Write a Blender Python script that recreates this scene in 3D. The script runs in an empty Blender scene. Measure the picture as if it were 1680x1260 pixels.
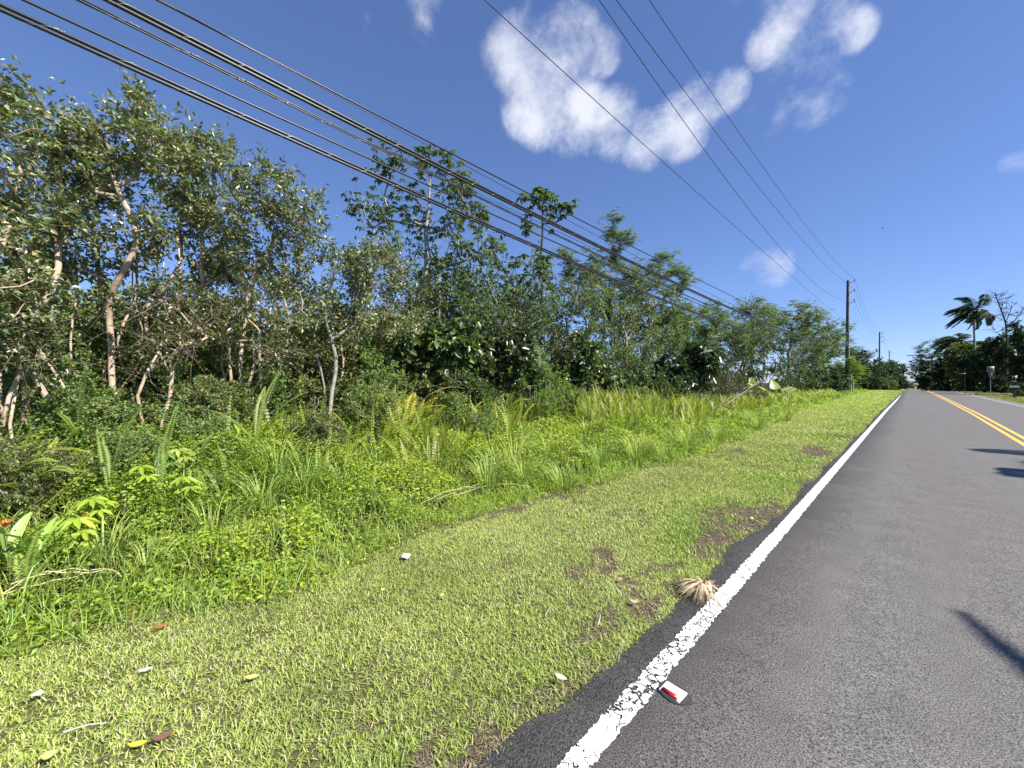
import bpy, math, random
import numpy as np
from mathutils import Vector
C = bpy.context.scene.collection
R = math.radians
PI = math.pi
rng = np.random.default_rng(11)

# ------------------------------------------------------------------ camera frame (road runs along +Y)
F, HEYE = 650.0, 1.75
TH = R(45.4); CT, ST = math.cos(TH), math.sin(TH)
HY = 622.0
def cam2w(px, d):                      # horizontal position of the view ray through column px at depth d
    xr = (px - 840.0) / F * d
    return xr * CT - d * ST, xr * ST + d * CT
def place(px, X):                      # where the ray through column px meets the line x = X
    k = (px - 840.0) / F * CT - ST
    d = X / k
    x, y = cam2w(px, d)
    return x, y, d
def at(px, py, z=0.0):                 # where a sight line meets height z
    d = (HEYE - z) * F / (py - HY)
    x, y = cam2w(px, d)
    return np.array([x, y, z])
def zat(py, d): return HEYE + (HY - py) / F * d

def grade(y):
    y = np.asarray(y, float)
    return -0.006 * np.maximum(0, y - 30) - 0.02 * np.clip(y - 108, 0, 170)
def bend(y):
    y = np.asarray(y, float)
    return -0.00005 * np.clip(y - 20, 0, 200) ** 2
def gz(x, y):
    x = np.asarray(x, float); y = np.asarray(y, float)
    w = np.clip((-x - 4.3) / 3, 0, 1)
    return grade(y) + w * (0.08 * np.sin(x * .7 + y * .45) + .07 * np.sin(y * 1.1 - x * .5) + .30 * np.clip(1.5 - y / 12, 0, 1) - .02)

# ------------------------------------------------------------------ helpers
def tag(o, label=None, cat=None, group=None, kind=None):
    if label: o['label'] = label
    if cat: o['category'] = cat
    if group: o['group'] = group
    if kind: o['kind'] = kind
    return o
def empty(name, loc, label, cat, group=None, rz=0):
    o = bpy.data.objects.new(name, None); C.objects.link(o)
    o.location = [float(v) for v in loc]; o.rotation_euler = (0, 0, rz); o.empty_display_size = .1
    return tag(o, label, cat, group)
class Acc:
    """collects vertices, faces and per-vertex colours of one mesh"""
    def __init__(s): s.v = []; s.f = []; s.c = []; s.n = 0; s.t = []
    def add(s, V, Fc, col=None):
        V = np.asarray(V, np.float32).reshape(-1, 3); Fc = np.asarray(Fc, np.int64)
        s.v.append(V); s.f.append(Fc + s.n); s.n += len(V)
        if col is None: col = np.ones((len(V), 3), np.float32)
        col = np.asarray(col, np.float32)
        if col.ndim == 1: col = np.tile(col, (len(V), 1))
        s.c.append(col)
    def build(s, name, mat, parent=None, smooth=False, origin=None):
        me = bpy.data.meshes.new(name)
        V = np.concatenate(s.v) if s.v else np.zeros((0, 3), np.float32)
        if origin is not None: V = V - np.asarray(origin, np.float32)
        me.vertices.add(len(V)); me.vertices.foreach_set('co', V.ravel().astype(np.float32))
        flat = np.concatenate([f.ravel() for f in s.f]); tot = np.concatenate([np.full(len(f), f.shape[1]) for f in s.f])
        st = np.concatenate([[0], np.cumsum(tot)[:-1]])
        me.loops.add(len(flat)); me.loops.foreach_set('vertex_index', flat.astype(np.int32))
        me.polygons.add(len(tot)); me.polygons.foreach_set('loop_start', st.astype(np.int32))
        try: me.polygons.foreach_set('loop_total', tot.astype(np.int32))
        except Exception: pass
        me.update(calc_edges=True)
        a = me.color_attributes.new('Col', 'FLOAT_COLOR', 'POINT')
        cc = np.concatenate(s.c); cc = np.concatenate([cc, np.ones((len(cc), 1), np.float32)], 1)
        a.data.foreach_set('color', cc.ravel().astype(np.float32))
        if smooth: me.polygons.foreach_set('use_smooth', np.ones(len(tot), bool))
        if mat: me.materials.append(mat)
        o = bpy.data.objects.new(name, me); C.objects.link(o)
        if parent: o.parent = parent
        if origin is not None and parent is None: o.location = [float(q) for q in origin]
        return o
def norm(a): return a / np.maximum(np.linalg.norm(a, axis=-1, keepdims=True), 1e-9)
def rvec(n, r=None): return norm((r or rng).normal(size=(n, 3)))

def tube(acc, pts, rad, sides=6, col=(1, 1, 1), cap=True):
    pts = np.asarray(pts, float); n = len(pts)
    rad = np.broadcast_to(np.asarray(rad, float), (n,))
    t = norm(np.gradient(pts, axis=0))
    ref = np.array([0, 0, 1.]) if abs(t[n // 2, 2]) < .8 else np.array([1., 0, 0])
    a = norm(np.cross(t, ref)); b = np.cross(t, a)
    ang = np.linspace(0, 2 * PI, sides, endpoint=False)
    V = pts[:, None] + rad[:, None, None] * (np.cos(ang)[None, :, None] * a[:, None] + np.sin(ang)[None, :, None] * b[:, None])
    i = np.arange(n - 1)[:, None] * sides; j = np.arange(sides)[None]; k = (j + 1) % sides
    Fc = np.stack([i + j, i + k, i + k + sides, i + j + sides], -1).reshape(-1, 4)
    acc.add(V.reshape(-1, 3), Fc, col)
    if cap and sides > 2:
        acc.add(V[-1], [list(range(sides))], col); acc.add(V[0], [list(range(sides))[::-1]], col)
def box(acc, c, s, col=(1, 1, 1), rz=0, tilt=0):
    x, y, z = [q / 2 for q in s]
    V = np.array([[i, j, k] for i in (-x, x) for j in (-y, y) for k in (-z, z)])
    if tilt: V = V @ np.array([[1, 0, 0], [0, math.cos(tilt), math.sin(tilt)], [0, -math.sin(tilt), math.cos(tilt)]])
    V = V @ np.array([[math.cos(rz), math.sin(rz), 0], [-math.sin(rz), math.cos(rz), 0], [0, 0, 1]]) + np.array(c)
    acc.add(V, [[0, 1, 3, 2], [4, 6, 7, 5], [0, 4, 5, 1], [2, 3, 7, 6], [0, 2, 6, 4], [1, 5, 7, 3]], col)
def leaves(acc, P, D, N, L, W, col, rich=False, fold=.25, droop=.15):
    """flat leaves: P base, D direction, N face normal"""
    n = len(P); D = norm(D); S = norm(np.cross(D, N)); N = np.cross(S, D)
    L = np.broadcast_to(L, (n,))[:, None]; W = np.broadcast_to(W, (n,))[:, None]
    col = np.broadcast_to(col, (n, 3)).astype(np.float32)
    if not rich:
        V = np.stack([P, P + D * L * .45 + S * W * .5 + N * W * fold, P + D * L - N * L * droop, P + D * L * .45 - S * W * .5 + N * W * fold], 1)
        i = np.arange(n)[:, None] * 4
        Fc = np.concatenate([i + [0, 1, 2], i + [0, 2, 3]], 0); m = 4
    else:
        f = W * fold
        V = np.stack([P, P + D * L * .28 + S * W * .42 + N * f, P + D * L * .68 + S * W * .4 + N * f - N * L * droop * .4, P + D * L - N * L * droop,
                      P + D * L * .68 - S * W * .4 + N * f - N * L * droop * .4, P + D * L * .28 - S * W * .42 + N * f], 1)
        i = np.arange(n)[:, None] * 6
        Fc = np.concatenate([i + [0, 1, 2, 3], i + [0, 3, 4, 5]], 0); m = 6
    acc.add(V.reshape(-1, 3), Fc, np.repeat(col, m, 0))
def vary(col, n, v=.25, hue=.12, r=None):
    r = r or rng
    c = np.asarray(col, float)[None] * (1 + r.normal(0, v, (n, 1)).clip(-.6, .9))
    h = r.normal(0, hue, n)
    c[:, 0] *= 1 + h; c[:, 2] *= 1 - .6 * h
    return c.clip(.004, .9)

# ------------------------------------------------------------------ materials
def newmat(name):
    m = bpy.data.materials.new(name); m.use_nodes = True
    nt = m.node_tree; nt.nodes.clear()
    return m, nt, nt.nodes, nt.links
def N(nt, t, **kw):
    n = nt.nodes.new(t)
    for k, v in kw.items():
        if k.startswith('i_'): n.inputs[k[2:].replace('_', ' ')].default_value = v
        elif k.startswith('n_'): n.inputs[int(k[2:])].default_value = v
        else: setattr(n, k, v)
    return n
def leaf_mat(name, rough=.42, spec=.5, trans=.42, tint=(1.15, 1.3, .55)):
    m, nt, ns, lk = newmat(name)
    a = N(nt, 'ShaderNodeAttribute', attribute_name='Col')
    b = N(nt, 'ShaderNodeBsdfPrincipled', i_Roughness=rough)
    b.inputs['Specular IOR Level'].default_value = spec
    t = N(nt, 'ShaderNodeBsdfTranslucent'); mx = N(nt, 'ShaderNodeMixShader'); mx.inputs[0].default_value = trans
    mul = N(nt, 'ShaderNodeMix', data_type='RGBA', blend_type='MULTIPLY'); mul.inputs[0].default_value = 1
    mul.inputs[7].default_value = (*tint, 1)
    o = N(nt, 'ShaderNodeOutputMaterial')
    lk.new(a.outputs['Color'], b.inputs['Base Color']); lk.new(a.outputs['Color'], mul.inputs[6]); lk.new(mul.outputs[2], t.inputs['Color'])
    lk.new(b.outputs[0], mx.inputs[1]); lk.new(t.outputs[0], mx.inputs[2]); lk.new(mx.outputs[0], o.inputs[0])
    return m
def simple_mat(name, col=None, rough=.7, spec=.3, metal=0, nscale=0, namt=.3, bump=0, col2=None, attr=False):
    m, nt, ns, lk = newmat(name)
    b = N(nt, 'ShaderNodeBsdfPrincipled', i_Roughness=rough, i_Metallic=metal)
    b.inputs['Specular IOR Level'].default_value = spec
    o = N(nt, 'ShaderNodeOutputMaterial'); lk.new(b.outputs[0], o.inputs[0])
    if attr:
        src = N(nt, 'ShaderNodeAttribute', attribute_name='Col').outputs['Color']
    else:
        rgb = N(nt, 'ShaderNodeRGB'); rgb.outputs[0].default_value = (*col, 1); src = rgb.outputs[0]
    if nscale:
        tc = N(nt, 'ShaderNodeTexCoord'); nz = N(nt, 'ShaderNodeTexNoise', i_Scale=nscale, i_Detail=6.0, i_Roughness=.65)
        lk.new(tc.outputs['Object'], nz.inputs['Vector'])
        rp = N(nt, 'ShaderNodeMapRange'); rp.inputs[1].default_value = .3; rp.inputs[2].default_value = .7
        lk.new(nz.outputs[0], rp.inputs[0])
        mx = N(nt, 'ShaderNodeMix', data_type='RGBA'); c2 = N(nt, 'ShaderNodeMix', data_type='RGBA', blend_type='MULTIPLY')
        if col2:
            mx.inputs[7].default_value = (*col2, 1)
        else:
            c2.inputs[0].default_value = 1; c2.inputs[7].default_value = (1 - namt,) * 3 + (1,)
            lk.new(src, c2.inputs[6]); lk.new(c2.outputs[2], mx.inputs[7])
        lk.new(rp.outputs[0], mx.inputs[0]); lk.new(src, mx.inputs[6]); src = mx.outputs[2]
        if bump:
            bp = N(nt, 'ShaderNodeBump', i_Strength=bump, i_Distance=.02); lk.new(nz.outputs[0], bp.inputs['Height']); lk.new(bp.outputs[0], b.inputs['Normal'])
    lk.new(src, b.inputs['Base Color'])
    return m
LEAF = leaf_mat('leaf')
GLOSS = leaf_mat('glossy_leaf', rough=.36, spec=.85, trans=.3)
GRASS = leaf_mat('grass_blade', rough=.5, spec=.35, trans=.35, tint=(1.05, 1.15, .5))
BARK = simple_mat('pale_bark', (.62, .52, .41), .85, .2, nscale=6, col2=(.33, .21, .13), bump=.5)
GREYBARK = simple_mat('grey_bark', (.45, .42, .36), .85, .2, nscale=7, col2=(.16, .14, .12), bump=.4)
DARKBARK = simple_mat('dark_bark', (.07, .06, .05), .85, .2, nscale=7, col2=(.03, .025, .02), bump=.4)
STRAW = simple_mat('dry_straw', attr=True, rough=.7)
PLAIN = simple_mat('coloured', attr=True, rough=.6)

# ------------------------------------------------------------------ tree growing
def grow(base, stems, clumps, r, r_tip=.006, minh=.8, ntw=9, pw=.45, wig=.1, up=.35):
    """stems: lists of points; clumps: (centre, radius). returns node positions, parents, radii, paths, clump ends"""
    pos, par, paths, ends = [], [], [], []
    for st in stems:
        st = np.array(st, float)
        seg = np.linalg.norm(np.diff(st, axis=0), axis=1); cum = np.concatenate([[0], np.cumsum(seg)])
        n = max(4, int(cum[-1] / .3)); t = np.linspace(0, cum[-1], n)
        P = np.stack([np.interp(t, cum, st[:, k]) for k in range(3)], 1)
        ph = r.uniform(0, 6, 4)
        am = wig * np.clip(t / 1.5, 0, 1)
        P[:, 0] += am * (np.sin(t * 1.7 + ph[0]) + .5 * np.sin(t * 4.1 + ph[1])); P[:, 1] += am * (np.sin(t * 1.9 + ph[2]) + .5 * np.sin(t * 3.7 + ph[3]))
        path = []
        for i, p in enumerate(P):
            pos.append(p); par.append(path[-1] if path else -1); path.append(len(pos) - 1)
        paths.append(path)
    base = np.array(base)
    order = np.argsort([np.linalg.norm(c[0] - np.array(stems[0][-1]) * .5 - base * .5) for c in clumps])
    for ci in order:
        c, rad = clumps[ci]; A = np.array(pos)
        d = np.linalg.norm(A - c, axis=1)
        cost = d + np.maximum(0, A[:, 2] - c[2] + .25 * d) * 2 + np.where(A[:, 2] - base[2] < minh, 3., 0)
        k = int(np.argmin(cost)); p0 = A[k]; dist = d[k]
        n = max(2, int(dist / .28)); t = np.linspace(0, 1, n + 1)[1:, None]
        ctl = p0 * .5 + c * .5 + np.array([0, 0, -up * .35]) * dist + r.normal(0, .12, 3) * dist
        Q = (1 - t) ** 2 * p0 + 2 * t * (1 - t) * ctl + t * t * c + r.normal(0, .025, (n, 3))
        path = [k]; last = k
        for q in Q:
            pos.append(q); par.append(last); last = len(pos) - 1; path.append(last)
        paths.append(path); ends.append((path[1:][-3:], c, rad))
    cnt = np.zeros(len(pos))
    for e, _, _ in ends: cnt[e[-1]] += ntw
    for p in paths[:len(stems)]: cnt[p[-1]] += ntw
    for i in range(len(pos) - 1, -1, -1):
        if par[i] >= 0: cnt[par[i]] += cnt[i]
    return np.array(pos), par, r_tip * cnt ** pw, paths, ends

def twigs(pos, ends, centre, r, ntw, tl=1.0, bias=(0, 0, .35), out=.5, flat=1.0):
    """twig polylines (n,4,3)"""
    O, Dn, Ln = [], [], []
    for e, c, rad in ends:
        st = pos[r.choice(e, ntw)]
        o = c - centre; o[2] *= .5; o = o / max(np.linalg.norm(o), .1)
        d = norm(rvec(ntw, r) * [1, 1, flat] + o * out + np.array(bias))
        O.append(st); Dn.append(d); Ln.append(rad * r.uniform(.55, 1.15, ntw) * tl)
    O = np.concatenate(O); Dn = np.concatenate(Dn); Ln = np.concatenate(Ln)[:, None]
    b = r.normal(0, .22, Dn.shape)
    t = [0, .35, .7, 1.]
    return np.stack([O + (Dn * q + b * q * q) * Ln for q in t], 1)
def twig_tubes(acc, T, r0, col=(1, 1, 1)):
    n = len(T); d = norm(T[:, -1] - T[:, 0]); a = norm(np.cross(d, rvec(n))); b = np.cross(d, a)
    V = []
    for k, rr in zip(range(4), (1, .75, .5, .25)):
        for s in range(3):
            g = s * 2.094; V.append(T[:, k] + (a * math.cos(g) + b * math.sin(g)) * r0 * rr)
    V = np.stack(V, 1); i = np.arange(n)[:, None] * 12; Fc = []
    for k in range(3):
        for s in range(3):
            u = (s + 1) % 3; Fc.append(i + [k * 3 + s, k * 3 + u, k * 3 + 3 + u, k * 3 + 3 + s])
    acc.add(V.reshape(-1, 3), np.concatenate(Fc, 0), col)

def leaf_on_twigs(acc, T, r, per, L, W, col, v=.3, hue=.15, spread=.9, upn=.6, t0=.25, rich=False, droop=.15, jit=.02, down=0.):
    n = len(T); m = n * per
    ti = np.repeat(np.arange(n), per); t = r.uniform(t0, 1.0, m) * 3; k = np.minimum(t.astype(int), 2); f = (t - k)[:, None]
    P = T[ti, k] * (1 - f) + T[ti, k + 1] * f + r.normal(0, jit, (m, 3))
    td = norm(T[ti, 3] - T[ti, 0])
    D = norm(td * (1 - spread * .5) + rvec(m, r) * spread + np.array([0, 0, -down]))
    Nn = norm(rvec(m, r) + np.array([0, 0, upn * 2]))
    Ls = L * r.uniform(.65, 1.25, m)
    cc = vary(col, m, v, hue, r)
    leaves(acc, P, D, Nn, Ls, W * Ls / L, cc, rich=rich, droop=droop)

def fill_ell(ells, d, X0, n, r, depthk=1.0, shell=.0):
    """clump centres inside 3-D ellipsoids given by view column, row and half sizes at depth d"""
    out = []
    tot = sum(e[2] * e[3] for e in ells)
    for (px, py, rx, ry) in ells:
        k = max(2, int(round(n * rx * ry / tot)))
        dx, dy, _ = (*cam2w(px, d), 0); zc = zat(py, d)
        sx, sz = rx / F * d, ry / F * d
        for _ in range(k):
            v = r.normal(size=3); v /= np.linalg.norm(v); v *= max(shell, r.uniform(0, 1) ** (1 / 2.4))
            # right vector (CT,ST), forward (-ST,CT)
            a, b, c = v[0] * sx, v[1] * sx * depthk, v[2] * sz
            out.append(np.array([dx + a * CT - b * ST, dy + a * ST + b * CT, zc + c]))
    return out

def make_tree(name, label, cat, px, X, ells, seed, nclump=30, rad=.38, ntw=9, per=12, L=.07, W=.036, col=(.07, .11, .035), bark=None,
              stems=1, lean=None, group=None, leafmat=None, r_tip=.0035, rich=False, flat=1.0, v=.3, hue=.15, wig=.1, minh=.9, upn=.6,
              down=0., spread=.9, dead=0, style=None, topfrac=.8, tl=1., t0=.25, depthk=1., pw=.47, bias=(0, 0, .35), basespread=.12, tops=None):
    r = np.random.default_rng(seed)
    x, y, d = place(px, X); z = float(gz(x, y)); base = np.array([x, y, z])
    cl = [(c, rad * r.uniform(.7, 1.25)) for c in fill_ell(ells, d, X, nclump, r, depthk)]
    cl = [(c, q) for c, q in cl if c[2] > z + .5]
    cen = np.mean([c for c, _ in cl], axis=0); top = max(c[2] for c, _ in cl)
    sts = []
    if tops: stems = len(tops)
    for s in range(stems):
        c, _ = cl[int(r.integers(len(cl)))] if stems > 1 else (cen, 0)
        e = np.array([cen[0] * .5 + c[0] * .5, cen[1] * .5 + c[1] * .5, z + (top - z) * topfrac * r.uniform(.8, 1.)])
        if tops:
            tp = tops[s]; xx, yy = cam2w(tp[0], d + r.normal(0, .25)); e = np.array([xx, yy, zat(tp[1] + 20, d)])
        b = base + np.array([r.normal(0, basespread), r.normal(0, basespread), -.15]) * (1 if stems > 1 else 0) + np.array([0, 0, -.1])
        m = b * .55 + e * .45 + np.array([r.normal(0, .15), r.normal(0, .15), 0]); m[:2] = b[:2] * .7 + e[:2] * .3 + r.normal(0, .15, 2) * (stems > 1)
        sts.append([b, m, e])
    pos, par, rads, paths, ends = grow(base, sts, cl, r, r_tip, minh, ntw, pw, wig)
    root = empty(name, base, label, cat, group)
    tr = Acc()
    for i, p in enumerate(paths):
        rr = rads[p].copy()
        if i >= stems and len(p) > 1: rr[0] = rr[1]
        if i < stems: rr[:2] *= [1.35, 1.12]
        tube(tr, pos[p], rr, 8 if i < stems else 5, cap=False)
    T = twigs(pos, ends, cen, r, ntw, tl=tl, flat=flat, bias=bias)
    twig_tubes(tr, T, r_tip * 1.0)
    if dead:                                            # thin bare twigs low in the crown
        A = pos[[p[int(len(p) * .6)] for p in paths]]
        k = r.integers(0, len(A), dead); dv = norm(rvec(dead, r) + [0, 0, -.1]); ln = r.uniform(.3, 1.0, (dead, 1))
        bb = r.normal(0, .3, (dead, 3))
        DT = np.stack([A[k] + (dv * q + bb * q * q) * ln for q in (0, .35, .7, 1)], 1); twig_tubes(tr, DT, r_tip * .9)
    tr.build('trunk', bark or BARK, root, smooth=True, origin=base)
    lf = Acc()
    if style == 'palmate':
        tips = T[:, -1]; td = norm(T[:, -1] - T[:, -2]); n = len(tips); K = per
        for j in range(K):
            g = j / K * 2 * PI + r.uniform(0, 1, n)
            D = np.stack([np.cos(g), np.sin(g), r.normal(-.35, .25, n)], 1) * 1. + td * .35
            Ls = L * r.uniform(.7, 1.15, n)
            leaves(lf, tips, norm(D), norm(rvec(n, r) * .35 + [0, 0, 1]), Ls, W * Ls / L, vary(col, n, v, hue, r), rich=True, droop=.35)
    elif style == 'pinnate':                            # feathery compound leaves lying near horizontal
        n = len(T) * per; ti = np.repeat(np.arange(len(T)), per); t = r.uniform(.15, 1, n)[:, None]
        P = T[ti, 0] * (1 - t) + T[ti, 3] * t; g = r.uniform(0, 2 * PI, n)
        D = norm(np.stack([np.cos(g), np.sin(g), r.normal(-.15, .2, n)], 1)); Ls = L * r.uniform(.6, 1.2, n)
        S = norm(np.cross(D, np.tile([0, 0, 1.], (n, 1)))); cc = vary(col, n, v, hue, r)
        for q in (.25, .5, .75, 1.):
            for sg in (-1, 1):
                leaves(lf, P + D * (Ls * q)[:, None], norm(S * sg + D * .6), norm(rvec(n, r) * .3 + [0, 0, 1]), Ls * .42, Ls * .16, cc, droop=.2)
    else:
        leaf_on_twigs(lf, T, r, per, L, W, col, v, hue, spread, upn, t0, rich, down=down)
    lf.build('crown', leafmat or LEAF, root, origin=base)
    return root

# ------------------------------------------------------------------ value noise used by shapes and scatter
_T = np.random.default_rng(5).random((64, 64))
def vn(x, y, s, o=0.):
    x = np.asarray(x) * s + o; y = np.asarray(y) * s + o * 1.7
    xi = np.floor(x).astype(int); yi = np.floor(y).astype(int); fx = x - xi; fy = y - yi
    fx = fx * fx * (3 - 2 * fx); fy = fy * fy * (3 - 2 * fy)
    g = lambda a, b: _T[a % 64, b % 64]
    return (g(xi, yi) * (1 - fx) + g(xi + 1, yi) * fx) * (1 - fy) + (g(xi, yi + 1) * (1 - fx) + g(xi + 1, yi + 1) * fx) * fy
def edge_x(y):                       # where the mown verge meets the wild growth
    return np.interp(y, [-8, -.5, .3, 1.2, 2.3, 6, 11, 20, 29, 45, 75, 140], [-4.15, -3.98, -3.8, -3.66, -3.9, -3.65, -3.5, -4.0, -4.7, -4.8, -5.6, -6.2]) + .35 * (vn(y, y * 0, 1.1, 3.) - .5)
LINE_X = -1.07
def asphalt_x(y): return LINE_X - .14 - .13 * np.clip(1.6 - y / 3.5, 0, 1) - .13 * (vn(y, y * 0, .9, 7.) - .3) - .07 * (vn(y, y * 0, 4.1, 9.) - .5) - .05 * np.clip(1.6 - y, 0, 3)
DIRT = [(1335, 742, .38, 1.5, 1.2), (1222, 852, .40, 1.1, 1.4), (1185, 885, .28, .5, 1.2), (945, 1040, .15, .24, .85), (1060, 960, .25, .35, .7), (830, 925, .09, .24, 1.), (700, 870, .14, .35, 1.1),
        (815, 842, .16, .6, 1.1), (940, 806, .16, .8, .8), (965, 932, .13, .35, .9), (1085, 915, .1, .3, .8), (1205, 738, .14, .9, .9), (700, 1235, .22, .25, 1.),
        (1290, 690, .2, 1.8, .6), (1375, 715, .12, .9, .5), (560, 1250, .2, .15, .7), (1128, 960, .1, .25, .8)]
DW = [(at(a, b), c, e, s) for a, b, c, e, s in DIRT]
def dirt(x, y):
    m = np.zeros(np.shape(x)); x = x + .25 * (vn(x, y, 2.1, 31.) - .5); y = y + .5 * (vn(x, y, 2.7, 32.) - .5)
    for p, a, b, s in DW:
        q = np.sqrt(((x - p[0]) / a) ** 2 + ((y - p[1]) / b) ** 2)
        m = np.maximum(m, s * np.clip(1.5 - q, 0, 1) - .0)
    n = vn(x, y, 5., 2.) * .5 + vn(x, y, 13., 4.) * .5
    m = np.clip(m * 1.05 - (n - .5) * 3.0 - .3, 0, 1) * (m > 0)
    e = np.clip(1 - (asphalt_x(y) - x) / .12, 0, 1) * .5
    return np.clip(np.maximum(m, e + (vn(x, y, 3., 8.) > .74) * .25), 0, 1)

# ------------------------------------------------------------------ the ground, one sheet to the horizon
xs = np.concatenate([[-1500, -600, -250, -120, -60, -35, -22, -16], np.arange(-13, 10.01, .2), [12, 16, 24, 40, 80, 200, 600, 1500]])
ys = np.concatenate([[-1500, -500, -150, -50, -20, -10], np.arange(-6, 30, .2), np.arange(30, 100, 1.), np.arange(100, 300, 5.), [400, 600, 1000, 2000]])
X, Y = np.meshgrid(xs, ys); Z = gz(X, Y) - .012
inroad = (X > -1.2) & (X < 5.6); Z = Z - np.where(inroad, .05, 0) + np.where(~inroad & (np.abs(X) < 14), .012 * (vn(X, Y, 2.3, 1.) - .5), 0)
Dm = dirt(X, Y)
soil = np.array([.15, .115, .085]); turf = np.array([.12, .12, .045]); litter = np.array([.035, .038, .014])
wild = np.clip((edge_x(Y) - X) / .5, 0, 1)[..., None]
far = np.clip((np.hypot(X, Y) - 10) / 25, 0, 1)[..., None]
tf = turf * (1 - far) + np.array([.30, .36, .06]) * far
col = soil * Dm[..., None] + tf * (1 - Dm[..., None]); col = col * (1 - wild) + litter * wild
ny, nx = X.shape; i = np.arange(ny - 1)[:, None] * nx + np.arange(nx - 1)[None]
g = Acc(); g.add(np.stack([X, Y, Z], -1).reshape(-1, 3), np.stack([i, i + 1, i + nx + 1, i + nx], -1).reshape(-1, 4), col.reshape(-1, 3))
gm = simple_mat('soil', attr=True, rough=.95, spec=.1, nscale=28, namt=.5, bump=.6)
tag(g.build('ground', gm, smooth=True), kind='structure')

# road: one slab of asphalt following the grade
ry = np.concatenate([np.arange(-12, 30, .12), np.arange(30, 110, 1.), np.arange(110, 420, 4.)])
lft = asphalt_x(ry); rgt = np.full_like(ry, 5.75) + .12 * (vn(ry, ry * 0, .8, 12.) - .5) + np.where((ry > 22) & (ry < 40), .0, 0)
a = Acc(); cols = np.linspace(0, 1, 9)
V = np.stack([np.stack([lft + (rgt - lft) * c + bend(ry), ry, grade(ry) + .006 + .03 * math.sin(c * PI)], -1) for c in cols], 1)
V[:, 0, 2] -= .004
sk = np.concatenate([V[:, :1] - [0.015, 0, .04], V, V[:, -1:] + [.015, 0, -.04]], 1)
m_, k_ = sk.shape[:2]; i = np.arange(m_ - 1)[:, None] * k_ + np.arange(k_ - 1)[None]
a.add(sk.reshape(-1, 3), np.stack([i, i + 1, i + k_ + 1, i + k_], -1).reshape(-1, 4))
def road_z(x, y):
    c = (x - asphalt_x(y)) / (5.75 - asphalt_x(y))
    return grade(y) + .006 + .03 * np.interp(c, cols, np.sin(cols * PI))
am, nt, ns, lk = newmat('asphalt')
tc = N(nt, 'ShaderNodeTexCoord')
vo = N(nt, 'ShaderNodeTexVoronoi', i_Scale=120.0, i_Randomness=1.0); lk.new(tc.outputs['Object'], vo.inputs['Vector'])
n1 = N(nt, 'ShaderNodeTexNoise', i_Scale=125.0, i_Detail=3.0); lk.new(tc.outputs['Object'], n1.inputs['Vector'])
mp = N(nt, 'ShaderNodeMapping'); mp.inputs['Scale'].default_value = (.9, .12, 1); lk.new(tc.outputs['Object'], mp.inputs['Vector'])
n2 = N(nt, 'ShaderNodeTexNoise', i_Scale=1.0, i_Detail=4.0, i_Roughness=.55); lk.new(mp.outputs[0], n2.inputs['Vector'])
n3 = N(nt, 'ShaderNodeTexNoise', i_Scale=3.0, i_Detail=5.0, i_Roughness=.7); lk.new(tc.outputs['Object'], n3.inputs['Vector'])
cr = N(nt, 'ShaderNodeValToRGB'); lk.new(n1.outputs[0], cr.inputs[0])
cr.color_ramp.elements[0].position = .34; cr.color_ramp.elements[0].color = (.028, .027, .026, 1)
cr.color_ramp.elements[1].position = .68; cr.color_ramp.elements[1].color = (.23, .218, .20, 1)
tr_ = N(nt, 'ShaderNodeValToRGB'); lk.new(n2.outputs[0], tr_.inputs[0])
tr_.color_ramp.elements[0].position = .38; tr_.color_ramp.elements[0].color = (.98, .99, 1., 1)
tr_.color_ramp.elements[1].position = .6; tr_.color_ramp.elements[1].color = (.99, .945, .93, 1)
mu = N(nt, 'ShaderNodeMix', data_type='RGBA', blend_type='MULTIPLY'); mu.inputs[0].default_value = 1
lk.new(cr.outputs[0], mu.inputs[6]); lk.new(tr_.outputs[0], mu.inputs[7])
sp = N(nt, 'ShaderNodeMapRange'); sp.inputs[1].default_value = 0; sp.inputs[2].default_value = .5; sp.inputs[3].default_value = 1.5; sp.inputs[4].default_value = .98
lk.new(vo.outputs['Distance'], sp.inputs[0])
mv = N(nt, 'ShaderNodeMapRange'); mv.inputs[1].default_value = .3; mv.inputs[2].default_value = .7; mv.inputs[3].default_value = .84; mv.inputs[4].default_value = 1.12
lk.new(n3.outputs[0], mv.inputs[0])
mm = N(nt, 'ShaderNodeMath', operation='MULTIPLY'); lk.new(sp.outputs[0], mm.inputs[0]); lk.new(mv.outputs[0], mm.inputs[1])
m2 = N(nt, 'ShaderNodeVectorMath', operation='SCALE'); lk.new(mu.outputs[2], m2.inputs[0]); lk.new(mm.outputs[0], m2.inputs['Scale'])
bs = N(nt, 'ShaderNodeBsdfPrincipled', i_Roughness=.8); bs.inputs['Specular IOR Level'].default_value = .35
bp = N(nt, 'ShaderNodeBump', i_Strength=.55, i_Distance=.006); lk.new(n1.outputs[0], bp.inputs['Height']); lk.new(bp.outputs[0], bs.inputs['Normal'])
o_ = N(nt, 'ShaderNodeOutputMaterial'); lk.new(m2.outputs[0], bs.inputs['Base Color']); lk.new(bs.outputs[0], o_.inputs[0])
tag(a.build('road', am), kind='structure')

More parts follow.
